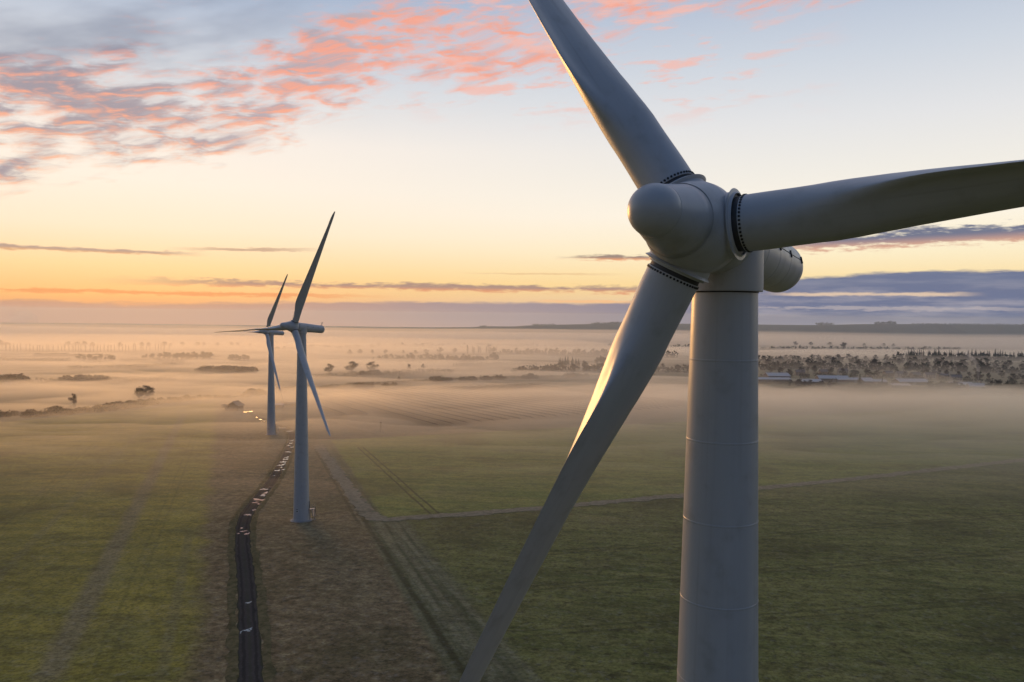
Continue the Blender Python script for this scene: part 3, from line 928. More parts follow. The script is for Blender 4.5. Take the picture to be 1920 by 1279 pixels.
def shrub(p, h, label, group, wide=1.0):
    if not BUSHM:
        for i in range(5):
            mb = bush(300+i); me = bpy.data.meshes.new('bush'); me.from_pydata(mb.v, [], mb.f); me.materials.append(M_SCRUB); BUSHM.append(me)
    o = bpy.data.objects.new('bush', RT.choice(BUSHM)); COL.objects.link(o); o.location = p
    s = h/2.6; o.scale = (s*wide, s*wide, s); o.rotation_euler = (0,0,RT.uniform(0,6.28))
    return tag(o, label, 'bush', group)
def along(pix, n, jx=6, jy=1.5, gap=0.0, clump=0):
    """n points scattered along a line of ground seen at these pixels"""
    out = []
    L = [0]
    for a, b in zip(pix, pix[1:]): L.append(L[-1]+math.hypot(b[0]-a[0], b[1]-a[1]))
    for k in range(n):
        t = (k+RT.uniform(.1,.9))/n*L[-1]
        i = max(j for j in range(len(pix)-1) if L[j] <= t); f = (t-L[i])/(L[i+1]-L[i])
        x = pix[i][0]+(pix[i+1][0]-pix[i][0])*f+RT.uniform(-jx,jx); y = pix[i][1]+(pix[i+1][1]-pix[i][1])*f+RT.uniform(-jy,jy)
        out.append(hit(x, y))
    return out
def hedgerow(pix, h0, h1, label, wd=1.6, dens=5.0, seed=1):
    rnd = random.Random(seed); mb = MB(); P = [hit(*p) for p in pix]
    for i in range(len(P)-1):
        n = max(1, int((P[i+1]-P[i]).length/1.8))
        for k in range(n):
            p = P[i].lerp(P[i+1], k/n); q = gpt(p.x+rnd.uniform(-.5,.5), p.y+rnd.uniform(-.5,.5))
            h = h0+(h1-h0)*(.5+.5*fbm(q.x*.05, q.y*.05, seed))*rnd.uniform(.7,1.1)
            tri_cloud(mb, q+Vector((0,0,h*.45)), h*.55, int(11*dens), .30, rnd, 1.0)
    return tag(mb.obj('hedgerow', M_SCRUB), label, 'hedge')

# hedge bushes closing the left-hand field
G = 'bushes along the far edge of the left field'
for i, p in enumerate(along([(-60,784),(60,781),(180,772)], 15, 6, 2)):
    shrub(p, RT.uniform(3.2,5.2), 'misty grey-brown bush at the left end of the green field\'s far edge', G, 1.3)
for p in along([(185,771),(230,766),(280,760)], 17, 5, 1.5):
    shrub(p, RT.uniform(3.4,5.4), 'dark bush in the thickest clump on the green field\'s far edge', G, 1.25)
for p in along([(300,756),(395,748)], 13, 4, 1.0):
    shrub(p, RT.uniform(2.6,4.8), 'small rounded bush in the gappy row behind the green field, left of the barn', G)
for p in along([(400,748),(470,744)], 8, 3, 1.0):
    shrub(p, RT.uniform(1.6,3.0), 'tiny shrub in the thin misty row behind the barn', G)
for p in along([(462,742),(491,740)], 7, 3, 1.0):
    shrub(p, RT.uniform(4.5,6.2), 'dark dense bush left of the farthest turbine\'s tower', 'clump left of the farthest tower')
for p in along([(516,735),(552,731)], 7, 3, .8):
    shrub(p, RT.uniform(3.4,4.6), 'bush in the row between the two distant towers', 'row between the two distant towers')
for p in along([(250,752),(292,748)], 3, 6, 2): tree('broadleaf', p, RT.uniform(8,10), 'faint bare tree in mist behind the left field\'s hedge', 'faint trees behind the left hedge', 1.3)
tree('broadleaf', hit(138,764), 9, 'single ghostly bare tree in mist behind the far left hedge', None)
# hedge beyond the solar park
hedgerow([(585,731),(640,727),(700,722),(760,719),(830,714)], 2.4, 4.8, 'low scrubby hedge behind the left half of the solar park', seed=3)
hedgerow([(830,714),(900,712.5),(980,710),(1060,708),(1140,706.5),(1230,705.5)], 2.4, 5.0, 'low scrubby hedge behind the right half of the solar park', seed=4)
G = 'rounded bushes standing up from the solar park hedge'
for x, y, h in ((672,727,6.0),(679,727,5.4),(692,726,5),(722,724,4),(738,723,4),(814,716,6.5),(822,716,7),(832,715.5,6.5),(840,715,6),(868,714,5.2),(880,714,6),(888,714,5),(908,713,6),(916,713,5),(934,712,6.4),
                (942,712,5),(986,710.5,6),(994,710,6.5),(1002,710,5),(1062,708.5,6),(1072,708.5,7),(1084,708,6),(1100,707.5,5)):
    shrub(hit(x, y), h, 'rounded bush rising above the hedge behind the solar park', G, 1.15)
for k, (px_, h0, h1, l) in enumerate((
    ([(-60,680),(0,679),(65,679),(132,680)], 3.5, 6.5, 'long thin hedge across the orange field at the left edge'),
    ([(228,680),(290,680),(345,682)], 3.5, 6.5, 'low hedge left of the dark clump standing in orange mist'),
    ([(-60,721),(60,720),(180,718),(330,716)], 3.0, 5.5, 'misty hedge line running from the left edge behind the bush clump'),
    ([(130,694),(230,692),(330,688)], 3.0, 5.5, 'faint hedge crossing the middle of the left-hand mist'),
    ([(590,712),(660,710),(760,706),(850,702)], 3.5, 6.5, 'hazy hedge under the ghostly trees right of the middle turbine'),
    ([(850,690),(930,688),(1010,688)], 4.0, 7.5, 'hedge linking the small dark group to the conifer clump'))):
    hedgerow(px_, h0*1.5, h1*1.5, l, seed=30+k)
# ghostly lone trees in the mist
for x, y, h, l in ((617,703,15,'tall narrow bare tree in mist right of the middle turbine'),(660,700,17,'broad pale bare tree in mist between two others, right of the middle turbine'),
                   (697,699,16,'pale rounded bare tree behind a dark bush, in mist'),(767,697,11,'flat-topped pale tree standing alone in bright mist'),(748,714,5,'tiny lone tree on the white mist band'),
                   (793,695,9,'small pale tree right of the flat-topped one')):
    tree('broadleaf', hit(x, y), h, l, None, 1.25)
for p in along([(682,703),(706,702)], 5, 3, 1): shrub(p, RT.uniform(5,7.5), 'dark bush at the foot of the pale rounded trees', 'dark clump in the middle mist', 1.2)
for p in along([(720,700),(800,697),(860,694)], 12, 5, 1.2): shrub(p, RT.uniform(3,5.5), 'low misty bush in the hazy line before the dark woods', 'hazy line of low bushes', 1.3)
# dark belts in the middle distance
def belt(pix, n, kind, h0, h1, label, group, wide=1.15, jx=5, jy=1.2):
    for p in along(pix, n, jx, jy): tree(kind, p, RT.uniform(h0, h1), label, group, wide)
belt([(1000,696),(1100,694),(1200,695),(1310,698)], 24, 'broadleaf', 8, 12, 'dark tree in the nearest belt behind the big turbine\'s lower blade', 'nearest dark belt of trees', 1.4)
belt([(1044,690),(1086,690)], 9, 'conifer', 15, 19, 'dark conifer in the short tight clump above the near belt', 'short conifer clump', 1.2, 2, .6)
belt([(1088,692),(1100,693)], 3, 'broadleaf', 9, 12, 'tree at the right foot of the conifer clump', 'trees at the foot of the conifer clump', 1.3)
belt([(1116,684),(1146,683)], 5, 'broadleaf', 13, 16, 'rounded misty tree left of the big blade, above the near belt', 'misty trees above the near belt', 1.1)
belt([(720,673),(800,673),(880,674)], 15, 'broadleaf', 9, 14, 'hazy tree in the left wood line, right of the middle turbine', 'hazy left wood line', 1.3)
belt([(920,676),(934,676)], 5, 'broadleaf', 13, 17, 'dark rounded tree in the small group left of the conifer clump', 'small dark group left of the conifers', 1.1, 3)
belt([(840,676),(915,677)], 13, 'broadleaf', 8, 11, 'low dark tree left of the small rounded group', 'low dark trees', 1.3)
belt([(874,664),(900,664),(930,664)], 14, 'poplar', 17, 22, 'upright thin tree at the left end of the long grey wood', 'left end of the long grey wood', 1.5, 4, .8)
belt([(925,664),(1010,664),(1110,666),(1260,670)], 30, 'broadleaf', 13, 18, 'tree of the long grey wood under the fog bank', 'long grey wood under the fog bank', 1.25, 5, 1.0)
belt([(640,666),(720,665),(860,664)], 9, 'broadleaf', 11, 16, 'very faint tree fading into the fog right of the middle turbine', 'very faint trees in fog', 1.3, 6, 1.2)
# far left
belt([(310,674),(345,675),(395,674)], 16, 'broadleaf', 11, 15, 'dark tree in the clump standing in orange mist, left of the farthest turbine', 'dark clump in orange mist', 1.3, 4, .8)
belt([(432,677),(470,676)], 7, 'broadleaf', 9, 12, 'small dark tree just left of the farthest tower', 'small trees left of the farthest tower', 1.3, 4, .8)
for p in along([(380,697),(395,697)], 3, 3, .6): shrub(p, RT.uniform(7,9), 'rounded bush left of the long pale bush line', 'pair of rounded bushes in mist', 1.1)
for p in along([(402,697),(440,698),(476,699)], 12, 4, .6): shrub(p, RT.uniform(6.5,9), 'bush in the long misty line left of the farthest tower', 'long misty bush line', 1.3)
for p in along([(-8,716),(44,716)], 9, 3, .6): shrub(p, RT.uniform(6,8.5), 'dark bush in the clump at the left edge of the picture', 'bush clump at the left edge', 1.3)
for p in along([(125,715),(200,714)], 10, 8, .6): shrub(p, RT.uniform(4.5,7), 'faint bush in the middle of the left-hand mist', 'faint bushes left', 1.3)
belt([(150,676),(215,677)], 11, 'broadleaf', 8, 11, 'small tree in the scattered row above the orange field', 'scattered trees above the orange field', 1.3, 5, 1)
belt([(262,673),(305,673)], 7, 'broadleaf', 8, 12, 'small tree left of the dark clump in orange mist', 'small trees left of the dark clump', 1.2, 5, 1)
for p in along([(62,668),(180,669),(215,671)], 12, 8, .5): shrub(p, RT.uniform(5,8), 'thin hedge bush under the row of pale poplars', 'thin hedge under the poplars', 1.8)
belt([(10,661),(60,661),(120,661),(190,661),(270,660),(320,659)], 46, 'poplar', 15, 18, 'pale slender tree in the long evenly spaced row at far left', 'long row of pale slender trees', .9, 1.0, .3)
belt([(-10,652),(20,652)], 8, 'broadleaf', 14, 18, 'faint tree at the left edge under the smoke cloud', 'faint trees under the smoke cloud', 1.4, 3, .4)
belt([(125,651),(178,651)], 8, 'broadleaf', 14, 20, 'faint tree in the hump on the foggy skyline at left', 'foggy hump at left', 1.4, 3, .4)
belt([(212,652),(300,652),(400,651),(500,650)], 14, 'broadleaf', 12, 18, 'faint tree on the foggy left skyline', 'faint foggy skyline trees', 1.4, 5, .5)
# right-hand side
belt([(1700,673),(1800,674),(1930,676)], 52, 'conifer', 18, 27, 'dark pointed conifer in the long row at right under the fog bank', 'long conifer row at right', 1.0, 3.5, .8)
belt([(1684,672),(1716,673)], 6, 'conifer', 14, 20, 'dark pointed conifer at the left end of the right-hand row', 'left end of the conifer row', 1.0, 3, .6)
belt([(1425,690),(1480,688),(1560,688),(1640,690),(1720,690),(1800,692),(1930,696)], 36, 'broadleaf', 11, 16, 'grey winter tree in the wood behind the village', 'wood behind the village', 1.25, 8, 5)
belt([(1430,704),(1520,703),(1600,702),(1700,705),(1800,709),(1930,714)], 32, 'broadleaf', 8, 12, 'brown tree standing among the village roofs', 'trees among the village roofs', 1.25, 8, 4)
belt([(1425,678),(1500,676),(1600,676),(1700,679)], 16, 'broadleaf', 12, 17, 'blue-grey hazy tree between the village wood and the fog bank', 'hazy trees before the fog bank', 1.3, 8, 2)
belt([(1480,650),(1560,650),(1690,652)], 7, 'broadleaf', 18, 24, 'pale tree top sticking out of the bright fog bank at right', 'tree tops in the right fog bank', 1.5, 10, .6)
tree('broadleaf', hit(1582,656), 34, 'largest pale blue-grey tree crown rising from the right fog bank', None, 1.5)
tree('broadleaf', hit(1563,688), 19, 'tall dark bare tree with visible branches in the village wood', None, 1.0)
tree('broadleaf', hit(1640,692), 17, 'broad dark domed tree in the middle of the village wood', None, 1.5)
for x, y, h, w, l in ((1612,723,12.5,1.25,'broad dark conifer before the white roofs, right of the big tower'),(1654,722,11,.75,'narrow dark cypress-like conifer right of the broad one')):
    tree('conifer', hit(x, y), h, l, None, w)
hedgerow([(1415,720),(1470,721),(1530,724),(1600,727),(1680,729),(1760,733),(1840,736),(1930,738)], 3.0, 6.2, 'long dark hedge in front of the village at right', 1.6, 6, seed=8)
G = 'trees in the village hedge'
for p in along([(1480,724),(1560,726)], 7, 6, 1): tree('broadleaf', p, RT.uniform(5,8), 'low dark tree in the hedge left of the broad conifer', G, 1.4)
for p in along([(1740,730),(1800,733)], 9, 6, 1): tree('broadleaf', p, RT.uniform(7,10), 'dark tree in the hedge left of the smoking house', G, 1.3)
for p in along([(1850,736),(1925,738)], 10, 6, 1): tree('broadleaf', p, RT.uniform(9,13), 'dark tree in the hedge at the right edge of the picture', G, 1.2)
# far woods that read as one mass
def far_wood(pix, h, label, seed, D=None, step=14):
    rnd = random.Random(seed); mb = MB()
    for a, b in zip(pix, pix[1:]):
        P, Q = (hit(*a), hit(*b)) if D is None else (ray(*a)*(D/ray(*a).y)+Vector((0,0,CAMZ)), ray(*b)*(D/ray(*b).y)+Vector((0,0,CAMZ)))
        n = max(2, int((Q-P).length/step))
        for k in range(n):
            p = P.lerp(Q, k/n)+Vector((rnd.uniform(-4,4), rnd.uniform(-20,20), 0)); hh = h*rnd.uniform(.55,1.2)
            tri_cloud(mb, p+Vector((0,0,hh*.4)), hh*.6, 30, hh*.17, rnd, .9)
    return tag(mb.obj('distant_wood', M_NEEDLE), label, 'wood', None, 'stuff')
far_wood([(700,652),(800,650),(900,649),(1000,650),(1120,650),(1300,652)], 13, 'faint wood half sunk in the middle of the fog bank', 1)
far_wood([(1420,658),(1480,656),(1560,655),(1700,657),(1800,657)], 14, 'blue wood half sunk in the fog bank at right', 2)
far_wood([(925,665),(1010,665),(1110,667),(1270,671)], 15, 'dense grey undergrowth of the long wood under the fog bank', 21, None, 9)
far_wood([(960,700),(1040,697),(1140,695),(1320,699)], 10, 'dense dark scrub along the near belt behind the big blade', 22, None, 5)
far_wood([(1420,694),(1500,691),(1580,692),(1660,694),(1760,696),(1930,701)], 13, 'dense grey scrub of the wood behind the village', 23, None, 7)
far_wood([(1420,708),(1520,708),(1640,708),(1760,713),(1930,722)], 6.5, 'garden scrub and hedges between the village roofs', 24, None, 6)
far_wood([(1690,675),(1800,676),(1935,678)], 17, 'dark foot of the conifer row at right', 25, None, 7)
far_wood([(700,675),(800,675),(915,678)], 10, 'hazy undergrowth of the left wood line', 26, None, 8)
far_wood([(1425,682),(1500,680),(1640,681),(1760,684),(1930,688)], 14, 'blue-grey hazy wood between village and fog bank', 27, None, 9)
far_wood([(520,657),(600,655),(700,654)], 13, 'faint wood in fog behind the middle turbine', 3)
far_wood([(1532,609.2),(1562,609.2)], 26, 'square dark copse on the ridge at right', 5, 8290, 9)
far_wood([(1642,607.6),(1682,607.2)], 28, 'long dark copse on the ridge farther right', 6, 8290, 9)
far_wood([(1000,610.3),(1042,609.4)], 18, 'low copse on the ridge left of the big blade', 7, 8290, 9)
far_wood([(1110,607.8),(1170,606.6)], 20, 'copse on the ridge touching the big blade', 8, 8290, 9)
far_wood([(900,613),(912,612.6)], 16, 'tiny copse on the ridge\'s left shoulder', 9, 8290, 9)
far_wood([(1710,608),(1800,608.4),(1930,609.4)], 13, 'dark line of trees along the ridge at far right', 10, 8290, 12)

# ------------------------------------------------------------------ solar park
M_PANEL = simple_mat('solar_glass', (.012,.016,.028), .22, .2, 2)
M_FRAME = simple_mat('panel_frame', (.10,.10,.10), .5, .2, 3, .5)
rd = Vector((.46, -.888, 0)).normalized(); rp = Vector((.888, .46, 0))
def panel_row(p, q, label):
    """one long table of panels from p to q, tilted towards rp"""
    L = Vector((q.x-p.x, q.y-p.y)).length; n = max(2, int(L/6))
    e = empty('solar_panel_row', p, label, 'solar panels', 'rows of solar panels in the mist')
    pm = MB(); fm = MB(); w = 3.3; tl = R(24)
    pts = []
    for k in range(n+1):
        c = p.lerp(q, k/n); c = gpt(c.x, c.y)-p; pts.append(c)
    for k in range(n+1):
        c = pts[k]
        lo = c+rp*(w/2*math.cos(tl))+Vector((0,0,.85)); hi = c-rp*(w/2*math.cos(tl))+Vector((0,0,.85+w*math.sin(tl)))
        pts[k] = (c, lo, hi)
        fm.tube(c+Vector((0,0,-.2)), c+Vector((0,0,1.45)), .07); fm.tube(lo-Vector((0,0,.06)), hi-Vector((0,0,.06)), .05)
    for k in range(n):
        a, b = pts[k], pts[k+1]; u = Vector((0,0,.05))
        pm.add([a[1],b[1],b[2],a[2],a[1]+u,b[1]+u,b[2]+u,a[2]+u], [[3,2,1,0],[4,5,6,7],[0,1,5,4],[1,2,6,5],[2,3,7,6],[3,0,4,7]])
    pm.obj('panel_table', M_PANEL, e); fm.obj('support_frame', M_FRAME, e)
    return e
ends = [hit(822,803)]
p0 = hit(822.6,802)
def xy(v): return Vector((v.x, v.y, 0))
far_line = (xy(hit(600,737)), xy(hit(1130,716)))
def cut(p, a, b):
    """length along -rd from p until the line a-b"""
    d = -rd; n = Vector((-(b-a).y, (b-a).x, 0)); den = n.dot(d)
    return n.dot(a-p)/den if abs(den) > 1e-6 else 0
lane = (xy(hit(640,752)), xy(hit(900,747)))
nf = (xy(hit(822.6,802)), xy(hit(1022,786.5)))
for k in range(26):
    base = xy(p0)+rp*(9.4*k)
    s0 = cut(base, *nf); st = base-rd*s0 if k else base
    l1 = cut(st, *lane); l2 = cut(st, *far_line)
    if l1 > 20:
        q = st-rd*(l1-4)
        panel_row(gpt(st.x, st.y), gpt(q.x, q.y), 'long dark solar panel row in the near block, pointing at the green field')
    if l2-l1 > 25:
        a = st-rd*(max(l1,0)+4); q = st-rd*(l2-6)
        panel_row(gpt(a.x, a.y), gpt(q.x, q.y), 'solar panel row in the far block, between service lane and hedge')
for (a, b) in (((649,781),(601,765)),((686,778.5),(601,752.5)),((664,764),(601,744))):
    P, Q = hit(*a), hit(*b); panel_row(P, Q, 'short solar panel row at the left end, beside the middle turbine\'s hanging blade')

# ------------------------------------------------------------------ buildings
M_WOOD = simple_mat('dark_boards', (.055,.042,.032), .85, .35, 2)
M_RUST = simple_mat('weathered_sheet', (.15,.115,.09), .7, .3, 1.5)
M_FROST = simple_mat('frosted_roof', (.55,.52,.49), .7, .10, .6)
M_WALL = simple_mat('dark_cladding', (.075,.075,.08), .8, .25, .8)
M_BRICK = simple_mat('brick_wall', (.16,.11,.085), .9, .25, 2)
M_TILE = simple_mat('slate_roof', (.13,.125,.13), .8, .25, 2)
M_GLASS = simple_mat('window_pane', (.02,.024,.03), .12, .1, 2)
M_RENDER = simple_mat('pale_wall', (.30,.29,.27), .85, .12, 2)
def gable(w, d, h, rise, over=.4, thick=.22):
    """roof shell along x"""
    mb = MB(); y0, y1 = -d/2-over, d/2+over; x0, x1 = -w/2-over, w/2+over; dz = rise*over/(d/2)
    for ya, yb, za, zb in ((y0,0,h-dz,h+rise),(0,y1,h+rise,h-dz)):
        vs = [(x0,ya,za+.02),(x1,ya,za+.02),(x1,yb,zb+.02),(x0,yb,zb+.02)]; vs += [(x,y,z+thick) for x,y,z in vs]
        mb.add(vs, [[3,2,1,0],[4,5,6,7],[0,1,5,4],[1,2,6,5],[2,3,7,6],[3,0,4,7]])
    return mb
def walls(w, d, h, rise):
    mb = MB(); x0,x1,y0,y1 = -w/2,w/2,-d/2,d/2
    mb.add([(x0,y0,-1),(x1,y0,-1),(x1,y1,-1),(x0,y1,-1),(x0,y0,h),(x1,y0,h),(x1,y1,h),(x0,y1,h),(x0,0,h+rise),(x1,0,h+rise)],
           [[0,1,5,4],[2,3,7,6],[1,2,6,9,5],[3,0,4,8,7]])
    return mb
def building(name, p, w, d, h, rise, yaw, wm, rm, label, cat, group=None, chimney=False, windows=0, door=True):
    e = empty(name, p, label, cat, group); e.rotation_euler = (0,0,yaw)
    walls(w,d,h,rise).obj('wall', wm, e)
    rf = gable(w,d,h,rise).obj('roof', rm, e)
    if chimney:
        mb = MB(); mb.box(w*.3,w*.3+.8,-.4,.4,h+rise*.5,h+rise+1.2); mb.obj('chimney', M_BRICK, rf)
    if door:
        dw, dh = (1.0,2.1) if h < 6 and w < 16 else (4.0, min(4.2,h*.8))
        mb = MB(); mb.box(-dw/2,dw/2,-d/2-.06,-d/2-.005,0,dh); mb.obj('door', M_WOOD if w < 16 else M_STEEL, e)
    for k in range(windows):
        x = (k+.5)/windows*w-w/2
        for zz in ([1.1,3.6] if h > 4.4 and w < 16 else [1.2]):
            if abs(x) < 1.2 and zz < 2: continue
            mb = MB(); mb.box(x-.6,x+.6,-d/2-.05,-d/2-.005,zz,zz+1.3); mb.obj('window', M_GLASS, e)
    return e
# farm shelter on the track, two roofs of weathered sheet
b0 = hit(437,770)
def shelter():
    e = empty('farm_shelter', b0, 'dark timber farm shelter with two mono-pitch sheet roofs beside the track end', 'barn'); e.rotation_euler = (0,0,R(-8))
    mb = MB(); mb.add([(-3.2,-3,-.5),(5,-3,-.5),(5,4,-.5),(-3.2,4,-.5),(-3.2,-3,3.0),(5,-3,3.0),(5,4,3.0),(-3.2,4,3.0)], [[0,1,5,4],[1,2,6,5],[2,3,7,6],[3,0,4,7]])
    mb.obj('wall', M_WOOD, e)
    for nm, x0, x1, z0, z1 in (('left',-3.8,1.0,2.9,5.6),('right',1.0,5.9,6.0,3.1)):
        mb = MB(); vs = [(x0,-3.6,z0),(x1,-3.6,z1),(x1,4.6,z1),(x0,4.6,z0)]; vs += [(x,y,z+.16) for x,y,z in vs]
        mb.add(vs, [[3,2,1,0],[4,5,6,7],[0,1,5,4],[1,2,6,5],[2,3,7,6],[3,0,4,7]]); mb.obj('roof', M_RUST, e)
    mb = MB(); mb.add([(-3.2,-2.98,3.0),(1.0,-2.98,3.0),(1.0,-2.98,5.6)], [[0,1,2]]); mb.add([(1.0,-2.98,3.0),(5,-2.98,3.0),(1.0,-2.98,6.0)], [[0,1,2]]); mb.obj('gable_board', M_WOOD, e)
    mb = MB(); mb.box(-.6,2.0,-3.06,-3.005,0,2.4); mb.obj('doorway', M_DARK, e)
    e2 = empty('lean_to', hit(425,771), 'small open lean-to shed against the left of the timber shelter', 'shed'); e2.rotation_euler = (0,0,R(-8))
    mb = MB()
    for x in (-2.2,1.2):
        for y in (-2,2): mb.tube((x,y,-.5),(x,y,2.6),.12)
    mb.obj('post_frame', M_WOOD, e2)
    for z0, z1 in ((3.9,3.5),(2.7,2.3)):
        mb = MB(); vs = [(-2.8,-2.5,z0),(1.5,-2.5,z1),(1.5,2.5,z1),(-2.8,2.5,z0)]; vs += [(x,y,z+.15) for x,y,z in vs]
        mb.add(vs, [[3,2,1,0],[4,5,6,7],[0,1,5,4],[1,2,6,5],[2,3,7,6],[3,0,4,7]]); mb.obj('roof', M_RUST, e2)
    mb = MB(); mb.box(-2.1,1.1,1.8,2.0,-.5,3.4); mb.obj('wall', M_WOOD, e2)
shelter()
building('field_shed', hit(524,764), 5.0, 3, 1.9, .5, 0, M_WALL, M_FROST, 'low pale-roofed cabin just right of the farthest tower', 'shed')
building('field_shed', hit(548,762), 9.5, 4, 2.1, .5, R(4), M_WALL, M_RUST, 'longer flat cabin tucked behind the middle tower', 'shed')
def mast(p, h, label, r=.09, arm=False):
    e = empty('pole', p, label, 'pole')
    mb = MB(); mb.tube((0,0,-.5),(0,0,h),r,r*.7,8); mb.obj('shaft', M_WOOD, e)
    mb = MB(); mb.box(-.6,.6,-.06,.06,h-.6,h-.48); mb.obj('cross_arm', M_WOOD, e)
mast(hit(714,812), 5.6, 'thin upright pole at the far corner of the triangular field', .10)
def crane():
    p = hit(534,761)
    e = empty('loader', p, 'small farm loader with a long slanting boom between the two towers', 'loader')
    mb = MB(); mb.box(-1.6,1.6,-.9,.9,.5,1.5); mb.box(-.2,1.3,-.75,.75,1.5,2.6); mb.obj('body', M_WALL, e)
    for x in (-1.1,1.1):
        for y in (-1.0,.8): 
            mb = MB(); mb.tube((x,y,.5),(x,y+.25,.5),.5,.5,14); mb.obj('wheel', M_DARK, e)
    mb = MB(); mb.tube((-.6,0,1.6),(-3.3,0,11.5),.16,.07,6); mb.obj('boom', M_STEEL, e)
crane()
def fence(pix, label, seed=1):
    P = [hit(*p) for p in pix]; e = empty('wire_fence', P[0], label, 'fence')
    mw = MB(); prev = None
    for i in range(len(P)-1):
        n = max(1, int((P[i+1]-P[i]).length/4.0))
        for k in range(n+1):
            p = P[i].lerp(P[i+1], k/n); p = gpt(p.x, p.y)-P[0]
            mb = MB(); mb.tube(p+Vector((0,0,-.4)), p+Vector((0,0,1.35)), .07, .06, 5); mb.obj('post', M_WOOD, e)
            if prev is not None:
                for z in (.4,.8,1.2): mw.tube(prev+Vector((0,0,z)), p+Vector((0,0,z)), .012, .012, 3)
            prev = p
    mw.obj('wire', M_STEEL, e)
fence([(622,790),(660,803),(705,814)], 'post and wire fence slanting behind the triangular field, below the solar rows')
fence([(705,815),(830,808)], 'post and wire fence along the far edge of the triangular field')
# village at right: wide low frosted roofs
G = 'frosted roofs of the village sheds'
for x, y, w, d, h, rs, yaw, l in (
    (1443,716,46,16,3.4,1.6,4,'long low shed with a flat frosted roof, touching the big tower'),
    (1456,712,27,20,5.2,3.2,0,'tallest white-roofed barn, first right of the big tower'),
    (1518,721,26,16,3.6,2.2,14,'white-roofed shed with a slanting gable, second right of the big tower'),
    (1560,716,34,18,4.4,3.0,-6,'wide white-roofed barn in the middle of the village front'),
    (1600,717,42,12,3.4,2.0,3,'long low white-roofed shed behind the broad conifer'),
    (1638,720,26,12,3.2,1.8,0,'low white-roofed shed between the two dark conifers'),
    (1706,722,34,17,4.2,2.8,5,'wide pale-roofed barn right of the narrow conifer'),
    (1686,727,20,9,2.6,1.6,0,'small low white shed in front of the wide pale barn'),
    (1800,727,22,10,3.6,2.4,-10,'pale blue-roofed shed left of the smoke')):
    building('frosted_shed', hit(x, y), w, d, h, rs, R(yaw), M_WALL, M_FROST, l, 'shed', G, False, 0)
building('house', hit(1829,733), 15, 9, 4.8, 3.0, R(-8), M_RENDER, M_FROST, 'white house with a frosted roof at the foot of the smoke', 'house', None, True, 4)
G = 'houses of the village'
for i, (x, y, w, yaw, l) in enumerate((
    (1665,706,12,10,'dark brick house in the back row above the narrow conifer'),(1690,707,13,-5,'brick house in the back row above the wide pale barn'),(1716,709,12,15,'brick house third in the back row, left of the yellow-green trees'),
    (1742,709,12,0,'slate-roofed house in the middle of the back row'),(1768,712,13,8,'slate-roofed house in the back row left of the pale smoke drift'),(1792,714,12,-12,'brick house beside the pale smoke drift'),
    (1545,703,12,0,'small house behind the wide white barn'),(1580,701,13,20,'small house behind the broad conifer'),(1500,704,12,-10,'small house above the slanting-gable shed'))):
    building('house', hit(x, y), w, 8, 4.8, 2.8, R(yaw), M_BRICK if i % 2 == 0 else M_RENDER, M_TILE, l, 'house', G, True, 4)

# ------------------------------------------------------------------ air: haze and mist
def vol_mat(name, dens, aniso, col=(1,1,1)):
    m = bpy.data.materials.new(name); m.use_nodes = True; t = m.node_tree; t.nodes.clear()
    o = t.nodes.new('ShaderNodeOutputMaterial'); p = t.nodes.new('ShaderNodeVolumePrincipled')
    p.inputs['Color'].default_value = (*col,1); p.inputs['Density'].default_value = dens; p.inputs['Anisotropy'].default_value = aniso
    t.links.new(p.outputs[0], o.inputs['Volume'])
    m.cycles.homogeneous_volume = True
    return m
zmin = float(min(PZ.min(), -131))-6
mb = MB(); mb.box(-GX-20, GX+20, GY0-20, GY1+20, zmin, 84.0)
tag(mb.obj('haze', vol_mat('haze_air', HAZE_D, .5, (.76,.88,1.0))), 'thin blue haze over the whole plain', 'haze', None, 'stuff')

def mist_mesh(name, t_of, u0, u1, nu, y0, y1, ny, mat, label):
    us = np.linspace(u0, u1, nu); ys = np.geomspace(y0, y1, ny)
    top = []; bot = []
    for yy in ys:
        for u in us:
            xx = u*(yy+150); gz = float(ground_z(xx, yy))
            t = t_of(xx, yy)
            e = min(1, (1-abs(2*(u-u0)/(u1-u0)-1))*12)*min(1, (1-abs(2*math.log(yy/y0)/math.log(y1/y0)-1))*14)
            t = max(-.4, (t+.4)*e-.4)
            top.append((xx, yy, gz+t)); bot.append((xx, yy, gz-.9))
    n = nu*ny; vs = top+bot; fs = []
    for j in range(ny-1):
        for i in range(nu-1):
            a = j*nu+i; fs.append([a,a+1,a+nu+1,a+nu]); fs.append([n+a+nu,n+a+nu+1,n+a+1,n+a])
    for i in range(nu-1):
        fs.append([n+i,n+i+1,i+1,i]); a = (ny-1)*nu+i; fs.append([a,a+1,n+a+1,n+a])
    for j in range(ny-1):
        a = j*nu; fs.append([a,a+nu,n+a+nu,n+a]); a = j*nu+nu-1; fs.append([n+a,n+a+nu,a+nu,a])
    o = mesh_obj(name, vs, fs, mat, smooth=True)
    return tag(o, label, 'mist', None, 'stuff')
def ga(x, y, cx, cy, sx, sy): return math.exp(-((x-cx)/sx)**2-((y-cy)/sy)**2)
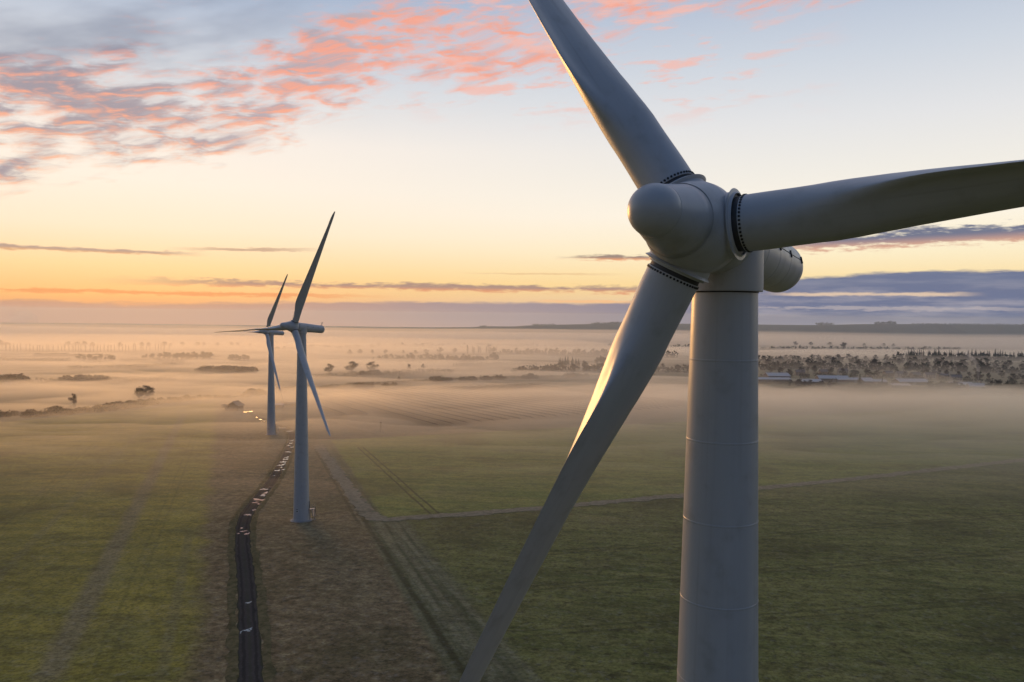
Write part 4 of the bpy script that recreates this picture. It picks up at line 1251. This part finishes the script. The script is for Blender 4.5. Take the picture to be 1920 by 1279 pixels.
def t_low(x, y):
    u = x/y            # only to follow the valley's spread
    nz = .5+.5*fbm(x*.0042, y*.0085, 3.3, 4)
    nz2 = .5+.5*fbm(x*.013, y*.035, 8.1, 4)
    n = max(.05, -.15+2.0*nz*.75+.9*(nz2-.5))
    t = 0
    t += 19.0*ga(x, y, 255, 495, 265, 118)*(.75+.35*nz2)          # lake of mist on the right-hand field
    t += 5.0*ga(x, y, 0, 560, 140, 130)*n                       # over the solar park
    t += 5.0*ga(x, y, 40, 950, 300, 45)                         # white band behind the far hedge
    t += 5.5*ga(x, y, -330, 700, 230, 120)*n                    # left, behind the hedge bushes
    t += 4.2*ga(x, y, -150, 560, 90, 110)*n
    t += 4.0*ga(x, y, -120, 470, 160, 60)*n*.5
    t += 5.0*ga(x, y, -350, 1150, 420, 200)*n
    t += 3.5*ga(x, y, -60, 1350, 160, 140)*n
    t += .4*ga(x, y, 500, 1300, 350, 260)*n
    t += 5.0*ga(x, y, -900, 2100, 900, 600)*n
    t += 5.5*ga(x, y, 400, 2500, 1100, 450)*n
    t += (2.8*sstep(120, 400, y)+1.0*sstep(420, 900, y))*n*(1-.85*sstep(20, 200, x)*sstep(700, 1000, y)*(1-sstep(1800, 2500, y)))*(1-.8*sstep(150, 330, x)*sstep(640, 740, y)*(1-sstep(1500, 2100, y)))
    return max(t, 0)*MIST_H*(.75+.5*nz2)-.30
mist_mesh('ground_mist', t_low, -1.15, 1.15, 230, 110, 3600, 290, vol_mat('mist_air', MIST_D, .66, (1,.945,.84)), 'low white mist lying over the fields in drifts')
def t_bank(x, y):
    n = .5+.5*fbm(x*.0008, y*.0012, 1.3, 4)
    return (6+26*sstep(2800, 5000, y))*(.6+.7*n)
def t_thin(x, y): return (12*sstep(120, 420, y)+22*sstep(420, 1300, y))*(.7+.5*(.5+.5*fbm(x*.0012, y*.0015, 5.0, 3)))*(1-.6*sstep(0, 300, x-.05*y)*sstep(500, 800, y))-.35
mist_mesh('thin_mist', t_thin, -1.12, 1.12, 90, 115, 3200, 90, vol_mat('thin_mist_air', 1.2e-3, .6, (1,.93,.82)), 'thin veil of mist around the distant trees')
mist_mesh('fog_bank', t_bank, -1.1, 1.1, 110, 2700, 7600, 70, vol_mat('fog_air', FOG_D, .55, (1,.93,.82)), 'bright bank of fog filling the valley below the ridge')

def plume(name, pts, dens, label, seed, aniso=.5, n=14):
    rnd = random.Random(seed); vs = []; fs = []
    for i, (c, r) in enumerate(pts):
        for k in range(n):
            a = 2*PI*k/n; rr = r*(1+.35*fbm(math.cos(a)*1.2+i*.45, math.sin(a)*1.2, seed))
            vs.append((c.x+rr*math.cos(a), c.y+rr*math.sin(a), c.z+.25*rr*math.sin(a+1)))
    for i in range(len(pts)-1):
        for k in range(n):
            a = i*n+k; b = i*n+(k+1) % n; fs.append([a,b,b+n,a+n])
    fs.append(list(range(n))[::-1]); fs.append([(len(pts)-1)*n+k for k in range(n)])
    return tag(mesh_obj(name, vs, fs, vol_mat(name+'_air', dens, aniso), smooth=True), label, 'smoke', None, 'stuff')
hp = hit(1829,733)+Vector((4,3,8.5))
plume('chimney_smoke', [(hp+Vector((7*math.sin(t*3.0)*t-9*t*t*1.6, 2*t, 30*t)), .5+3.2*t**.8*(1-.35*t)) for t in [k/16 for k in range(17)]], .05, 'curling white smoke rising from the house at far right', 4)
hp2 = hit(1468,664)
plume('chimney_smoke', [(hp2+Vector((-22*t*t, 0, 4+22*t)), .8+7*t) for t in [k/10 for k in range(11)]], .02, 'small pale puff of smoke before the fog bank, right of the big tower', 5)
hp3 = hit(1790,716)
plume('chimney_smoke', [(hp3+Vector((-26*t, 4*t, 5+9*t)), .8+4.0*t) for t in [k/10 for k in range(11)]], .022, 'pale smoke drift lying among the village trees', 6)
def steam():
    d = ray(44,599); c = d*(4600/d.y)+Vector((0,0,CAMZ)); bm = bmesh.new(); bmesh.ops.create_icosphere(bm, subdivisions=4, radius=1.0)
    for v in bm.verts:
        q = v.co.copy(); k = 1+.30*fbm(q.x*1.3, q.y*1.3, q.z*1.3+4, 3)+.16*abs(fbm(q.x*4, q.y*4, q.z*4, 3))
        v.co = Vector((q.x*72, q.y*60, (q.z if q.z > -.3 else -.3+.3*(q.z+.3))*54))*k
    me = bpy.data.meshes.new('steam_cloud'); bm.to_mesh(me); bm.free(); me.materials.append(vol_mat('steam_air', .004, .4, (1,.96,.9)))
    o = bpy.data.objects.new('steam_cloud', me); COL.objects.link(o); o.location = c
    tag(o, 'billowing steam cloud standing on the horizon at far left', 'steam', None, 'stuff')
steam()
def t_veil(x, y): return 62*sstep(2200, 4200, y)*(.8+.4*(.5+.5*fbm(x*.0006, y*.0009, 7.0, 3)))-.35
mist_mesh('fog_veil', t_veil, -1.1, 1.1, 60, 2100, 7700, 50, vol_mat('fog_veil_air', 3.2e-4, .55, (1,.90,.76)), 'soft upper veil of the fog in the valley')
# ------------------------------------------------------------------ render settings
scene.view_settings.view_transform = 'Standard'; scene.view_settings.look = 'None'
scene.view_settings.exposure = 0.0; scene.view_settings.gamma = 1.0
scene.view_settings.use_curve_mapping = False
cy = scene.cycles
cy.max_bounces = 14; cy.diffuse_bounces = 3; cy.glossy_bounces = 3; cy.volume_bounces = 10
cy.transparent_max_bounces = 64
cy.use_denoising = True; cy.denoiser = 'OPENIMAGEDENOISE'
cy.caustics_reflective = False; cy.caustics_refractive = False
cy.sample_clamp_indirect = 6
